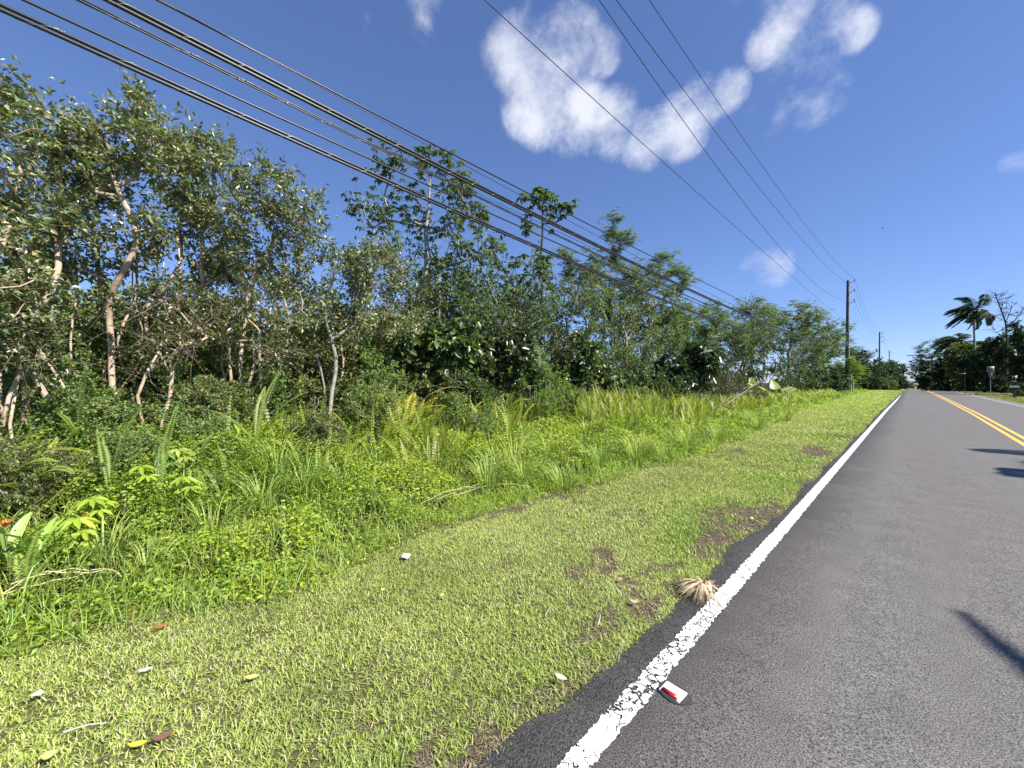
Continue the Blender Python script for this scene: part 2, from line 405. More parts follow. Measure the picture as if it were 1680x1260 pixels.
# markings: sheets a few millimetres above the asphalt
def marking(name, xc, w, y0, y1, mat, dz=.005, step=.12, jag=0.):
    yy = np.concatenate([np.arange(y0, min(30, y1), step), np.arange(30, y1, 1.5)]) if y1 > 30 else np.arange(y0, y1, step)
    a = Acc(); V = []
    for s in (-.5, -.17, .17, .5):
        xx = xc + bend(yy) + w * s
        V.append(np.stack([xx, yy, road_z(xc + w * s, yy) + dz], -1))
    V = np.stack(V, 1); i = np.arange(len(yy) - 1)[:, None] * 4 + np.arange(3)[None]
    a.add(V.reshape(-1, 3), np.stack([i, i + 1, i + 5, i + 4], -1).reshape(-1, 4))
    return tag(a.build(name, mat), kind='structure')
def paint(name, colr, xc, w, crack):
    m, nt, ns, lk = newmat(name)
    tc = N(nt, 'ShaderNodeTexCoord'); sx = N(nt, 'ShaderNodeSeparateXYZ'); lk.new(tc.outputs['Object'], sx.inputs[0])
    nz = N(nt, 'ShaderNodeTexNoise', i_Scale=22.0, i_Detail=3.0); lk.new(tc.outputs['Object'], nz.inputs['Vector'])
    n5 = N(nt, 'ShaderNodeTexNoise', i_Scale=5.0, i_Detail=1.0); lk.new(tc.outputs['Object'], n5.inputs['Vector'])
    vm = N(nt, 'ShaderNodeVectorMath', operation='MULTIPLY_ADD'); vm.inputs[1].default_value = (.09,) * 3
    lk.new(nz.outputs['Color'], vm.inputs[0]); lk.new(tc.outputs['Object'], vm.inputs[2])
    vo = N(nt, 'ShaderNodeTexVoronoi', feature='DISTANCE_TO_EDGE', i_Scale=16.0); lk.new(vm.outputs[0], vo.inputs['Vector'])
    # cracks: wide near the camera end of the line (worn there), closing further along
    yr = N(nt, 'ShaderNodeMapRange'); yr.inputs[1].default_value = 1.2; yr.inputs[2].default_value = 5.0; yr.inputs[3].default_value = .06 * crack; yr.inputs[4].default_value = .012 * crack
    lk.new(sx.outputs['Y'], yr.inputs[0])
    th = N(nt, 'ShaderNodeMath', operation='MULTIPLY'); lk.new(yr.outputs[0], th.inputs[0])
    r5 = N(nt, 'ShaderNodeMapRange'); r5.inputs[1].default_value = .38; r5.inputs[2].default_value = .62; r5.inputs[3].default_value = .0; r5.inputs[4].default_value = 1.7
    lk.new(n5.outputs[0], r5.inputs[0]); lk.new(r5.outputs[0], th.inputs[1])
    ck = N(nt, 'ShaderNodeMath', operation='GREATER_THAN'); lk.new(vo.outputs['Distance'], ck.inputs[0]); lk.new(th.outputs[0], ck.inputs[1])
    # ragged sides
    ab = N(nt, 'ShaderNodeMath', operation='SUBTRACT'); lk.new(sx.outputs['X'], ab.inputs[0]); ab.inputs[1].default_value = xc
    ab2 = N(nt, 'ShaderNodeMath', operation='ABSOLUTE'); lk.new(ab.outputs[0], ab2.inputs[0])
    ed = N(nt, 'ShaderNodeMath', operation='MULTIPLY_ADD'); lk.new(nz.outputs[0], ed.inputs[0]); ed.inputs[1].default_value = w * .45 * crack; lk.new(ab2.outputs[0], ed.inputs[2])
    el = N(nt, 'ShaderNodeMath', operation='LESS_THAN'); lk.new(ed.outputs[0], el.inputs[0]); el.inputs[1].default_value = w * (.5 + .2 * crack)
    al = N(nt, 'ShaderNodeMath', operation='MULTIPLY'); lk.new(ck.outputs[0], al.inputs[0])
    if crack > .3: lk.new(el.outputs[0], al.inputs[1])
    else: al.inputs[1].default_value = 1
    b = N(nt, 'ShaderNodeBsdfPrincipled', i_Roughness=.6); 
    cn = N(nt, 'ShaderNodeMix', data_type='RGBA'); cn.inputs[6].default_value = (*[c * .8 for c in colr], 1); cn.inputs[7].default_value = (*colr, 1)
    lk.new(nz.outputs[0], cn.inputs[0]); lk.new(cn.outputs[2], b.inputs['Base Color'])
    bu = N(nt, 'ShaderNodeBump', i_Strength=.5, i_Distance=.01); lk.new(vo.outputs['Distance'], bu.inputs['Height']); lk.new(bu.outputs[0], b.inputs['Normal'])
    t = N(nt, 'ShaderNodeBsdfTransparent'); mx = N(nt, 'ShaderNodeMixShader'); o = N(nt, 'ShaderNodeOutputMaterial')
    lk.new(al.outputs[0], mx.inputs[0]); lk.new(t.outputs[0], mx.inputs[1]); lk.new(b.outputs[0], mx.inputs[2]); lk.new(mx.outputs[0], o.inputs[0])
    return m
marking('white_edge_line', LINE_X, .17, -6, 330, paint('worn_white_paint', (.8, .79, .76), LINE_X, .125, 1.0))
marking('white_edge_line', 5.05, .12, -6, 330, paint('white_paint', (.42, .42, .40), 5.05, .12, .2))
for xc in (2.02, 2.24): marking('yellow_center_line', xc, .11, -6, 330, paint('yellow_paint', (.74, .47, .08), xc, .11, .25))

# ------------------------------------------------------------------ mown grass on the verge
def scatter(n, x0, x1, y0, y1, r): return r.uniform(x0, x1, n), r.uniform(y0, y1, n)
def blades(acc, x, y, z, L, W, az, lean, col, r):
    n = len(x); D = np.stack([np.cos(az), np.sin(az)], 1)
    P = np.stack([x, y, z], 1); h1 = L * .55; 
    d3 = np.concatenate([D * np.sin(lean)[:, None], np.cos(lean)[:, None]], 1)
    l2 = np.minimum(lean + .35, 1.6); e3 = np.concatenate([D * np.sin(l2)[:, None], np.cos(l2)[:, None]], 1)
    sa = az + PI / 2 + r.normal(0, .6, n); S = np.stack([np.cos(sa), np.sin(sa), 0 * sa], 1) * (W / 2)[:, None]
    M = P + d3 * h1[:, None]; T = M + e3 * (L * .5)[:, None]
    V = np.stack([P - S * .8, P + S * .8, M + S, M - S, T], 1); i = np.arange(n)[:, None] * 5
    acc.add(V.reshape(-1, 3), i + [0, 1, 2, 3], np.repeat(col, 5, 0)); 
    acc.f.append((i + [3, 2, 4]) + (acc.n - n * 5))
r = np.random.default_rng(21); ga = Acc()
bands = [(-2.5, 4, 12500, .85), (4, 8, 6000, 1.15), (8, 14, 2400, 1.7), (14, 25, 700, 3.1), (25, 50, 200, 5.5), (50, 110, 45, 10.)]
for y0, y1, den, sc in bands:
    x0 = -6.2 if y0 > 20 else -4.4
    n = int((y1 - y0) * (-1.25 - x0) * den); x, y = scatter(n, x0, -1.22, y0, y1, r)
    k = (x > edge_x(y) - .35 - .2 * sc) & (x < asphalt_x(y) + .02 + .07 * (vn(x, y, 8., 1.) - .5))
    dd = dirt(x, y); k &= r.random(n) > dd * 1.02
    clump = vn(x, y, 9., 5.); k &= r.random(n) < .35 + 1.1 * clump
    x, y, dd, clump = x[k], y[k], dd[k], clump[k]; n = len(x)
    lush = np.clip((vn(x, y, 1.3, 6.) - .45) * 3, 0, 1) * np.clip(1 - np.abs(x + 1.85) / .75, 0, 1) + .3 * np.clip(1 - np.abs(x + 1.55) / .35, 0, 1)
    L = (.022 + .022 * r.random(n) + .035 * lush) * (1 + .25 * (sc - 1)); W = (.0047 + .0024 * r.random(n) + .0015 * lush) * sc
    pal = np.array([[.44, .51, .15], [.32, .43, .08], [.51, .52, .22], [.54, .47, .30]])
    pi = r.choice(4, n, p=[.42, .28, .2, .10]); c = pal[pi] * (1 + r.normal(0, .2, (n, 1))) * (.82 + .5 * vn(x, y, 1.7, 41.)[:, None])
    yl = np.clip(vn(x, y, .8, 11.) * 1.6 - .5, 0, 1)[:, None]; c = c * (1 - yl * .45) + np.array([.34, .43, .06]) * yl * .45
    c = c * (1 - lush[:, None] * .5) + np.array([.20, .35, .05]) * lush[:, None] * .5
    blades(ga, x, y, gz(x, y) - .008, L, W, r.uniform(0, 2 * PI, n), np.abs(r.normal(.95, .4, n)), c.clip(.02, .6), r)
for y0, y1, den, W0 in [(-1.5, 5, 9000, .003), (5, 18, 2500, .006)]:
    n = int((y1 - y0) * 3.2 * den); x, y = scatter(n, -4.4, -1.2, y0, y1, r); k = (dirt(x, y) > .25 + .5 * r.random(n)) & (x < asphalt_x(y) + .05) & (x > edge_x(y) - .2); x, y = x[k], y[k]; n = len(x)
    pal = np.array([[.42, .34, .25], [.28, .21, .15], [.15, .11, .08], [.34, .37, .13]]); c = pal[r.choice(4, n, p=[.25, .35, .3, .1])] * (1 + r.normal(0, .2, (n, 1)))
    blades(ga, x, y, gz(x, y) - .012 + .008 * r.random(n), .02 + .035 * r.random(n), W0 * (1 + r.random(n)), r.uniform(0, 2 * PI, n), np.abs(r.normal(1.35, .25, n)), c.clip(.02, .6), r)
# right-hand verge
for y0, y1, den, sc in [(20, 60, 160, 5.), (60, 150, 30, 10.)]:
    n = int((y1 - y0) * 3.2 * den); x, y = scatter(n, 5.8, 9, y0, y1, r); c = vary((.26, .27, .08), n, .25, .1, r)
    blades(ga, x, y, gz(x, y) - .01, .05 * np.ones(n) * (1 + .15 * sc), .005 * sc * np.ones(n), r.uniform(0, 2 * PI, n), np.abs(r.normal(.7, .3, n)), c, r)
tag(ga.build('mown_grass', GRASS), 'short pale green mown grass with bare dirt patches on the road verge', 'grass', kind='stuff')

# ------------------------------------------------------------------ creeping ground cover beyond the mown edge
def cover_h(x, y):
    dx = edge_x(y) - x
    h = .05 + (.36 + .24 * np.clip(1.6 - y / 10, 0, 1)) * np.clip(dx / 3.4, 0, 1) ** .8 + .46 * np.clip(dx / 1.2, 0, 1) * (vn(x, y, 1.4, 14.) - .45) + .17 * (vn(x, y, 4.5, 15.) - .5) * np.clip(dx / .5, 0, 1)
    return np.maximum(h, .03)
r = np.random.default_rng(31); ca = Acc(); gb = Acc()
for y0, y1, den, sc in [(-3.5, 5, 4200, 1.), (5, 11, 2100, 1.35), (11, 20, 620, 2.1), (20, 40, 170, 3.4), (40, 100, 28, 7.)]:
    n = int((y1 - y0) * 6.6 * den); x, y = scatter(n, -10.3, -3.2, y0, y1, r)
    k = (x < edge_x(y) + .1 * r.normal(size=n)) & (r.random(n) < np.clip(-.4 + 2.3 * vn(x, y, 3.6, 16.), .04, 1)) & ((x > -7) | (r.random(n) < .6)) & (r.random(n) > .8 * dirt(x, y))
    x, y = x[k], y[k]; n = len(x); hh = cover_h(x, y)
    z = gz(x, y) + hh * (1 - .75 * r.random(n) ** 2.2) + r.normal(0, .015, n)
    tone = vn(x, y, 1.1, 17.)[:, None]
    c = (np.array([.38, .52, .045]) * tone + np.array([.25, .35, .05]) * (1 - tone)) * (1 + r.normal(0, .25, (n, 1)))
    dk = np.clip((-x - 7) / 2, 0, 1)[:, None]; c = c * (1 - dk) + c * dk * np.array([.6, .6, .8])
    br = r.random(n) < .05; c[br] = vary((.25, .19, .09), int(br.sum()), .2, .1, r)
    L = .042 * sc * r.uniform(.6, 1.4, n)
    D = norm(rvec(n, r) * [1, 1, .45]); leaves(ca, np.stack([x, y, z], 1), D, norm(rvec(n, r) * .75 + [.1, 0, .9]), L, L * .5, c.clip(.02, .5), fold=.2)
    # thin blades among the leaves
    n = int((y1 - y0) * 4.2 * den * .16); x, y = scatter(n, -7.6, -3.3, y0, y1, r); k = x < edge_x(y) + .15; x, y = x[k], y[k]; n = len(x)
    blades(gb, x, y, gz(x, y) + cover_h(x, y) * .45, (.12 + .16 * r.random(n)) * (1 + .15 * (sc - 1)), .0055 * sc * np.ones(n), r.uniform(0, 2 * PI, n), np.abs(r.normal(.5, .35, n)), vary((.32, .42, .09), n, .25, .12, r), r)
def at_cover(px, py):
    v = np.array([*cam2w(px, 1.0), (HY - py) / F])
    for d in np.arange(1.2, 60, .03):
        x, y = v[0] * d, v[1] * d
        if HEYE + v[2] * d < float(gz(x, y)) + (float(cover_h(x, y)) if x < edge_x(y) else .02): break
    return np.array([x, y, HEYE + v[2] * d])
tag(ca.build('ground_cover', LEAF), 'bright green creeping leafy ground cover between the mown verge and the trees', 'ground cover', kind='stuff')

# long grass: random strands plus arching tufts
def tuft(acc, px, py, n, L, r, spread=.16, z=.25, col=(.32, .42, .10), W=.009):
    p = at_cover(px, py) if z > 0 else at(px, py, -z); th = r.uniform(0, 2 * PI, n); rr = spread * np.sqrt(r.random(n))
    x = p[0] + rr * np.cos(th); y = p[1] + rr * np.sin(th); Ls = L * r.uniform(.5, 1.15, n)
    a0 = np.abs(r.normal(.25, .2, n)); D = np.stack([np.cos(th), np.sin(th), 0 * th], 1)
    pts = [np.stack([x, y, gz(x, y) + cover_h(x, y) * .5], 1)]; K = 6
    for k in range(K):
        a = a0 + (1.9 * r.uniform(.6, 1.2, n)) * ((k + .5) / K) ** 1.5
        pts.append(pts[-1] + (D * np.sin(a)[:, None] + np.array([0, 0, 1.]) * np.cos(a)[:, None]) * (Ls / K)[:, None])
    S = np.stack([-np.sin(th), np.cos(th), 0 * th], 1)
    V = []
    for k, q in enumerate(pts):
        w = W * (1 - (k / K) ** 2) * .5 + .0008; V += [q - S * w, q + S * w]
    V = np.stack(V, 1); c = vary(col, n, .25, .12, r); m = 2 * (K + 1); base = acc.n
    i = np.arange(n)[:, None] * m
    acc.add(V.reshape(-1, 3), np.concatenate([i + [2 * k, 2 * k + 1, 2 * k + 3, 2 * k + 2] for k in range(K)], 0), np.repeat(c, m, 0))
for px, py, n, L in [(455, 760, 150, .95), (500, 790, 110, .8), (430, 820, 90, .7), (560, 770, 80, .6), (800, 790, 110, .7), (860, 785, 90, .75), (925, 800, 90, .6), (985, 765, 90, .8),
                     (1045, 755, 110, .8), (1090, 750, 80, .7), (345, 860, 60, .5), (620, 745, 70, .7), (720, 760, 60, .6), (300, 800, 60, .6), (170, 900, 60, .5), (1130, 735, 90, .8), (1180, 722, 90, .8),
                     (100, 940, 40, .4), (1245, 705, 90, .9), (1290, 690, 80, .9), (240, 930, 40, .4), (20, 1000, 50, .4), (650, 830, 40, .4)]:
    tuft(gb, px, py, n, L, r)
for _ in range(70):
    yy = r.uniform(4, 60); xx = float(edge_x(yy)) - r.uniform(.4, 2.4); dd = r.uniform(0, 1)
    xr = xx * CT + yy * ST; de = -xx * ST + yy * CT
    if de < 2: continue
    tuft(gb, 840 + F * xr / de, HY + F * (HEYE - .25) / de, 45, r.uniform(.5, .95), r, spread=.3, z=-.25, col=(.38, .44, .10), W=.009 + .0006 * yy)
tag(gb.build('long_grass', GRASS), 'long arching green grass blades growing through the ground cover', 'grass', kind='stuff')

# ------------------------------------------------------------------ ferns
def fronds(acc, P, az, L, a0, a1, Wd, col, pairs=16, side=None, rach=(.16, .14, .04)):
    """n fronds: bases P, heading az, length L, start lean a0, added lean a1, full width Wd"""
    n = len(P); D = np.stack([np.cos(az), np.sin(az), 0 * az], 1); up = np.array([0, 0, 1.]); K = pairs + 3
    S0 = np.stack([-np.sin(az), np.cos(az), 0 * az], 1)
    if side is not None: S0 = norm(S0 * np.cos(side)[:, None] + (np.cross(D, S0)) * np.sin(side)[:, None])
    p = P.copy()
    for k in range(K):
        t = (k + .5) / K; a = a0 + a1 * t ** 1.4
        T = D * np.sin(a)[:, None] + up * np.cos(a)[:, None]; q = p + T * (L / K)[:, None]
        Nn = norm(np.cross(S0, T)); S = norm(np.cross(T, Nn))
        leaves(acc, p, q - p, Nn, np.linalg.norm(q - p, axis=1) * 1.1, .006 * np.ones(n), np.tile(rach, (n, 1)), fold=0, droop=0)
        if k >= 2:
            u = (k - 2) / (K - 3); prof = (.35 + 1.1 * u) if u < .45 else .845 * (1 - ((u - .45) / .56) ** 1.6) + .08
            for sg in (-1, 1):
                leaves(acc, q, S * sg + T * .22, Nn, Wd * .5 * prof * (1 + .0 * L) + .004, L / K * .92, col * (1 + rng.normal(0, .07, (n, 1))), fold=0, droop=.12)
        p = q
r = np.random.default_rng(41); ft = Acc()
def put_fronds(acc, n, x0, x1, y0, y1, L, col, pairs, a=(.1, .25), w=.075, cl=.5):
    x, y = scatter(n, x0, x1, y0, y1, r); k = (vn(x, y, 1.2, 22.) > cl) & (x < edge_x(y) - .9); x, y = x[k], y[k]; n = len(x)
    if not n: return
    th = r.uniform(0, 2 * PI, n); Ls = L * r.uniform(.65, 1.2, n)
    tn = vn(x, y, .9, 25.)[:, None]; c = vary(col, n, .2, .1, r) * (.8 + .4 * tn)
    fronds(acc, np.stack([x, y, gz(x, y) + .22 * np.clip((edge_x(y) - x - .6) / 2, 0, 1)], 1), th, Ls, np.abs(r.normal(*a, n)), r.uniform(.2, 1.3, n), w * r.uniform(.7, 1.2, n), c, pairs, side=r.uniform(-.8, .8, n))
YG = (.36, .40, .075)
put_fronds(ft, 800, -8.0, -5.4, 3.0, 8, 1.0, YG, 17, cl=.38)
put_fronds(ft, 1300, -8.2, -4.9, 8, 15, 1.1, YG, 16, w=.085, cl=.3)
put_fronds(ft, 1500, -8.2, -5.6, 15, 28, .85, YG, 10, w=.11, cl=.3)
put_fronds(ft, 500, -8.5, -6.0, 28, 60, .7, (.36, .42, .08), 6, w=.2, cl=.35)
put_fronds(ft, 300, -8.2, -5.6, -2.5, 3.5, .75, (.27, .37, .06), 18, a=(.3, .3), cl=.42)
put_fronds(ft, 1300, -10.2, -7.2, -3, 9, .95, (.22, .31, .06), 14, a=(.3, .3), cl=.4)
tag(ft.build('fern_thicket', LEAF), 'dense thicket of narrow upright yellow-green fern fronds in front of the trees', 'ferns', kind='stuff')

def fern(px, py, z, specs, label, col=(.24, .33, .06), grp='single sword ferns standing out of the left undergrowth', pairs=36, w=.12):
    p = at_cover(px, py); p[2] -= .12
    n = len(specs); s = np.array(specs, float); a = Acc()
    # specs: heading relative to picture right (deg), length, start lean, added lean
    fronds(a, np.tile(p, (n, 1)) + rng.normal(0, .004, (n, 3)), np.radians(s[:, 0]) + TH, s[:, 1] * 1.25, s[:, 2], s[:, 3], 1.2 * w * np.ones(n) * s[:, 1] ** .3, vary(np.array(col) * 1.25, n, .1, .06), pairs, side=s[:, 4] if s.shape[1] > 4 else None)
    return tag(a.build('sword_fern', LEAF, origin=p), label, 'fern', grp)
fern(128, 705, .35, [(80, .95, .05, .15, .0), (10, .5, .6, 1., .3), (170, .5, .5, 1., .3), (300, .5, .9, .6, 0)], 'tall straight upright fern frond beside the reddish multi-stemmed trunk at far left', col=(.2, .29, .06))
fern(2, 800, .3, [(20, .75, .25, 1.9, .2), (0, .6, .3, 1.6, .4), (60, .5, .2, .8, 0)], 'bright yellow-green fern frond arching to the right at the left picture edge', col=(.34, .42, .08))
fern(28, 850, .3, [(30, .6, .7, .1, .5)], 'broad yellowed fern frond leaning stiffly rightward below the arching frond', col=(.44, .44, .10), w=.09)
fern(45, 790, .3, [(340, .75, .8, 1.1, .5), (300, .5, .9, .9, .2)], 'pale fern with a long frond drooping down to the right of the yellowed frond', col=(.3, .38, .1))
fern(180, 790, .3, [(60, .7, .1, .4, .6), (150, .6, .3, .6, .4), (20, .6, .4, .7, .5)], 'pair of feathery upright ferns rising left of the lobed-leaf seedlings', col=(.26, .34, .08))
fern(262, 790, .3, [(80, .75, .08, .3, .4), (30, .6, .3, .9, .3), (130, .5, .4, .8, 0)], 'light green upright fern behind the palmate seedlings in the left undergrowth', col=(.28, .36, .08))
fern(420, 715, .35, [(70, .9, .15, .5, .3), (20, .8, .4, .8, .4), (110, .8, .3, .7, .3), (340, .7, .6, .8, 0), (190, .7, .6, .8, 0)], 'large pale fern clump between the arching grass tuft and the tree trunks', col=(.26, .34, .09))
fern(40, 955, .15, [(90, .38, .1, .2, .3), (60, .3, .3, .6, 0), (150, .3, .4, .5, 0)], 'small upright fern low at the left edge near the orange flower', col=(.3, .38, .08))
fern(485, 740, .35, [(350, .6, .8, .9, 0), (20, .5, .8, .8, 0), (170, .5, .7, .9, 0)], 'short yellowish fern lying flat on the ground cover left of the slender pale trunk', col=(.36, .42, .09))
fern(670, 690, .5, [(0, 1.2, .35, 1.5, 0), (20, 1.0, .5, 1.4, .2), (170, 1.0, .4, 1.4, 0), (200, .8, .6, 1.3, 0), (90, .7, .3, .9, 0), (330, .9, .7, 1.1, 0)],
     'golden yellow fern with wide arching fronds beneath the dark broad-leaved shrub', col=(.5, .42, .07), w=.3, grp='', pairs=20)
fern(830, 670, .6, [(0, 1., .35, 1.3, 0), (160, .8, .5, 1.2, 0), (60, .7, .3, .9, 0), (320, .8, .7, 1.1, 0)], 'light green wide-fronded fern right of the golden fern', col=(.3, .38, .09), w=.26, grp='', pairs=18)

# ------------------------------------------------------------------ trees, left side of the road
G1 = 'pale-barked small-leaved trees of the left thicket'
GU = dict(cat='tree', group=G1, col=(.225, .255, .12), L=.088, W=.044, leafmat=GLOSS)
def guava(label, px, X, ells, seed, **k):
    q = dict(GU); q.update(k); ells = [(a, b + 16, c * .9, e * .8) for a, b, c, e in ells]; q['dead'] = int(q.get('dead', 0) * .6); q['nclump'] = int(q.get('nclump', 30) * 1.12); q['per'] = int(q.get('per', 12) * .72); q['r_tip'] = q.get('r_tip', .0035) * .66; q['ntw'] = 10
    return make_tree('thicket_tree', label, q.pop('cat'), px, X, ells, seed, **q)
guava('tall tree with three twisted reddish peeling trunks at the far left', 92, -8.6, [(40, 215, 80, 75), (100, 200, 45, 45), (10, 330, 75, 70), (95, 330, 40, 60), (50, 440, 70, 60)], 1, tops=[(60, 200), (92, 190), (30, 270), (110, 300)], nclump=62, stems=3, r_tip=.0042, per=14, dead=60, wig=.12, minh=1.8)
guava('tree cut by the left picture edge, leaning branches over the far-left corner', -70, -7.6, [(-70, 300, 90, 110), (-10, 400, 60, 80), (-60, 480, 80, 60), (10, 180, 50, 50)], 2, nclump=50, stems=2, dead=50, minh=1.5)
guava('tallest tree of the left thicket, its crown peaking just under the thick cable', 200, -8.8, [(225, 180, 55, 50), (250, 230, 75, 50), (200, 280, 60, 60), (215, 360, 60, 50)], 3, tops=[(222, 170), (196, 280), (215, 330)], nclump=50, stems=2, per=14, dead=50, wig=.14, minh=2.)
guava('tree with a bent grey trunk and wide crown right of the tallest left tree', 246, -9.6, [(335, 240, 60, 45), (395, 265, 45, 40), (310, 330, 60, 50), (370, 350, 60, 45)], 4, tops=[(300, 250), (262, 330), (350, 300)], nclump=50, stems=1, dead=50, wig=.16, minh=1.7)
guava('thin-trunked tree whose bushy crown rises at the middle of the left thicket', 378, -9.0, [(440, 330, 45, 45), (480, 345, 45, 50), (420, 410, 60, 50), (370, 430, 50, 50), (455, 285, 22, 22)], 5, tops=[(440, 320), (385, 410), (410, 360)], nclump=48, stems=2, dead=60, minh=1.5)
guava('slender tree with a smooth pale forked trunk at the right end of the left thicket', 536, -8.3, [(560, 425, 60, 45), (520, 450, 60, 50), (600, 415, 45, 35), (560, 500, 70, 40)], 6, tops=[(548, 430), (525, 470)], nclump=46, stems=1, bark=GREYBARK, dead=60, minh=1.6, wig=.08)
guava('tree with a speckled twin trunk just right of the slender pale trunk', 558, -9.0, [(600, 430, 50, 50), (640, 450, 40, 45), (590, 500, 60, 50), (655, 510, 40, 40)], 7, tops=[(600, 430), (562, 470)], nclump=44, stems=2, dead=50, minh=1.6)
guava('narrow tree standing behind the two bent trunks at left centre', 300, -10.6, [(300, 290, 45, 70), (330, 420, 60, 50), (280, 480, 60, 45)], 8, tops=[(300, 300)], nclump=36, stems=1, dead=40, minh=1.5)
guava('dark-crowned tree filling the gap between the middle and right thicket trees', 455, -10.4, [(500, 380, 40, 50), (460, 450, 60, 50), (500, 520, 60, 50), (515, 310, 14, 30)], 9, tops=[(470, 370), (455, 420)], nclump=40, stems=2, dead=50, minh=1.3)
guava('low tree with leaning stems beneath the tallest left crown', 150, -9.8, [(150, 300, 50, 60), (140, 410, 60, 50), (180, 500, 60, 40)], 10, tops=[(140, 290), (172, 330), (120, 380)], nclump=36, stems=3, dead=50, minh=1.1, bark=BARK)
guava('straggly tree with many bare twigs in front of the dark shrub wall', 400, -8.4, [(410, 500, 60, 45), (350, 520, 50, 40), (460, 560, 50, 35)], 11, nclump=30, per=8, stems=2, dead=160, minh=.9, col=(.10, .12, .04))
guava('straggly twiggy tree left of the bent grey trunk', 262, -8.5, [(270, 480, 60, 50), (310, 545, 50, 40), (235, 560, 40, 30)], 12, nclump=26, per=7, stems=2, dead=160, minh=.9, col=(.10, .12, .04))
guava('bushy tree behind the slender pale trunk', 590, -10.8, [(640, 420, 35, 45), (610, 500, 60, 40), (560, 560, 60, 40)], 13, nclump=36, stems=2, dead=40, minh=1.1)
guava('wispy young tree left of the far-left peeling trunks', 30, -7.9, [(20, 520, 50, 45), (-30, 560, 50, 40), (60, 570, 40, 30)], 14, nclump=22, per=8, stems=3, dead=90, minh=.7, col=(.09, .12, .04))
guava('small tree of many curved stems between thicket and broad-leaved shrub', 640, -9.2, [(660, 500, 40, 45), (640, 560, 45, 40), (700, 480, 35, 30)], 15, nclump=30, per=10, stems=3, dead=80, minh=.9, col=(.10, .14, .04))

# background shrubs closing the thicket from behind (prototypes, then copies)
def copy_tree(o, label, x, y, s, rz, group=None):
    c = o.copy(); C.objects.link(c); c['label'] = label  # copies of one shrub share its meshes
    if group: c['group'] = group
    c.location = (x, y, float(gz(x, y))); c.scale = (s, s, s); c.rotation_euler = (0, 0, rz)
    for ch in o.children:
        d = ch.copy(); C.objects.link(d); d.parent = c
    return c
G2 = 'dark shrubs forming the understory of the left thicket'
def shrub(label, px, X, ells, seed, name='understory_shrub', cat='shrub', group=G2, **k):
    q = dict(L=.09, W=.046, col=(.21, .28, .08), nclump=54, rad=.36, per=14, stems=4, minh=.15, dead=40, bark=GREYBARK, topfrac=.7, basespread=.25, up=.2)
    q.update(k); q.pop('up'); ells = list(ells) + [(e[0], e[1] + e[3] * 1.1, e[2] * .95, e[3] * .7) for e in ells]; return make_tree(name, label, cat, px, X, ells, seed, group=group, **q)
s1 = shrub('dark leafy shrub behind the far-left peeling trunks', 60, -10.2, [(60, 590, 70, 45), (120, 570, 50, 40), (0, 600, 50, 35)], 31)
s2 = shrub('dark leafy shrub between the tallest tree and the straggly twiggy tree', 330, -10.2, [(330, 570, 80, 50), (270, 590, 50, 35)], 32)
s3 = shrub('olive shrub with brown twigs at the foot of the slender pale trunk', 480, -9.4, [(480, 600, 60, 40), (530, 580, 50, 40)], 33, col=(.20, .22, .08), dead=90)
s4 = shrub('mid-green shrub behind the twin-trunk tree', 620, -10.6, [(620, 570, 60, 50), (580, 590, 50, 35)], 34, col=(.22, .31, .08))
r = np.random.default_rng(50)
BG = [(-30, -12.5, s1, 1.05, 'shrub in the dark gap at the left picture edge'), (25, -13.5, s2, 1.1, 'shrub seen under the low sky gap left of the peeling trunks'), (150, -12.5, s3, 1.1, 'shrub glimpsed between the peeling trunks and the tallest tree'),
      (215, -11.6, s1, 1.15, 'shrub directly behind the trunk of the tallest left tree'), (265, -13, s4, 1.25, 'shrub deep behind the bent grey trunk'), (400, -12.2, s2, 1.2, 'shrub deep behind the thin trunk of the middle tree'),
      (445, -11.4, s1, 1.2, 'shrub filling the shade left of the slender pale trunk'), (530, -11.8, s4, 1.2, 'shrub right behind the slender pale trunk'), (350, -14, s3, 1.5, 'olive shrub deep in the thicket at left centre'),
      (580, -13.2, s3, 1.5, 'olive shrub deep behind the twin-trunk tree'), (110, -15, s4, 1.4, 'shrub far behind the peeling trunks'), (500, -14.5, s2, 1.6, 'dark shrub farthest back behind the slender pale trunk'),
      (650, -13.5, s1, 1.6, 'dark shrub below the tall umbrella-crowned tree'), (200, -15.5, s2, 1.4, 'dark shrub far behind the tallest left tree')]
for px, X, src, s, lab in BG:
    x, y, d = place(px, X); copy_tree(src, lab, x, y, s, r.uniform(0, 6.28))

FS = [(15, -8.3, s2, .66, 'low shrub at the left picture edge in front of the peeling trunks'), (140, -8.2, s4, .6, 'low shrub right of the peeling trunks, behind the upright fern'), (168, -9., s1, .75, 'shrub between the peeling trunks and the tallest tree trunk'),
      (222, -8.9, s3, .66, 'low olive shrub between the tallest tree trunk and the bent grey trunk'), (292, -8.6, s4, .7, 'low mid-green shrub right of the bent grey trunk'), (335, -8.3, s3, .75, 'low brown-twigged shrub at the middle of the left thicket foot'),
      (405, -8.6, s2, .72, 'low dark shrub right of the thin middle trunks'), (450, -8.3, s4, .68, 'low mid-green shrub left of the slender pale trunk'), (498, -8.6, s3, .8, 'olive shrub just left of the slender pale trunk'), (590, -8.4, s1, .75, 'low dark shrub right of the twin speckled trunks'),
      (628, -8.6, s4, .85, 'mid-green shrub left of the golden fern'), (662, -8.9, s3, .95, 'olive twiggy shrub behind the golden fern')]
r = np.random.default_rng(52)
for px, X, src, s, lab in FS:
    x, y, d = place(px, X); copy_tree(src, lab, x, y, s * .8, r.uniform(0, 6.28))

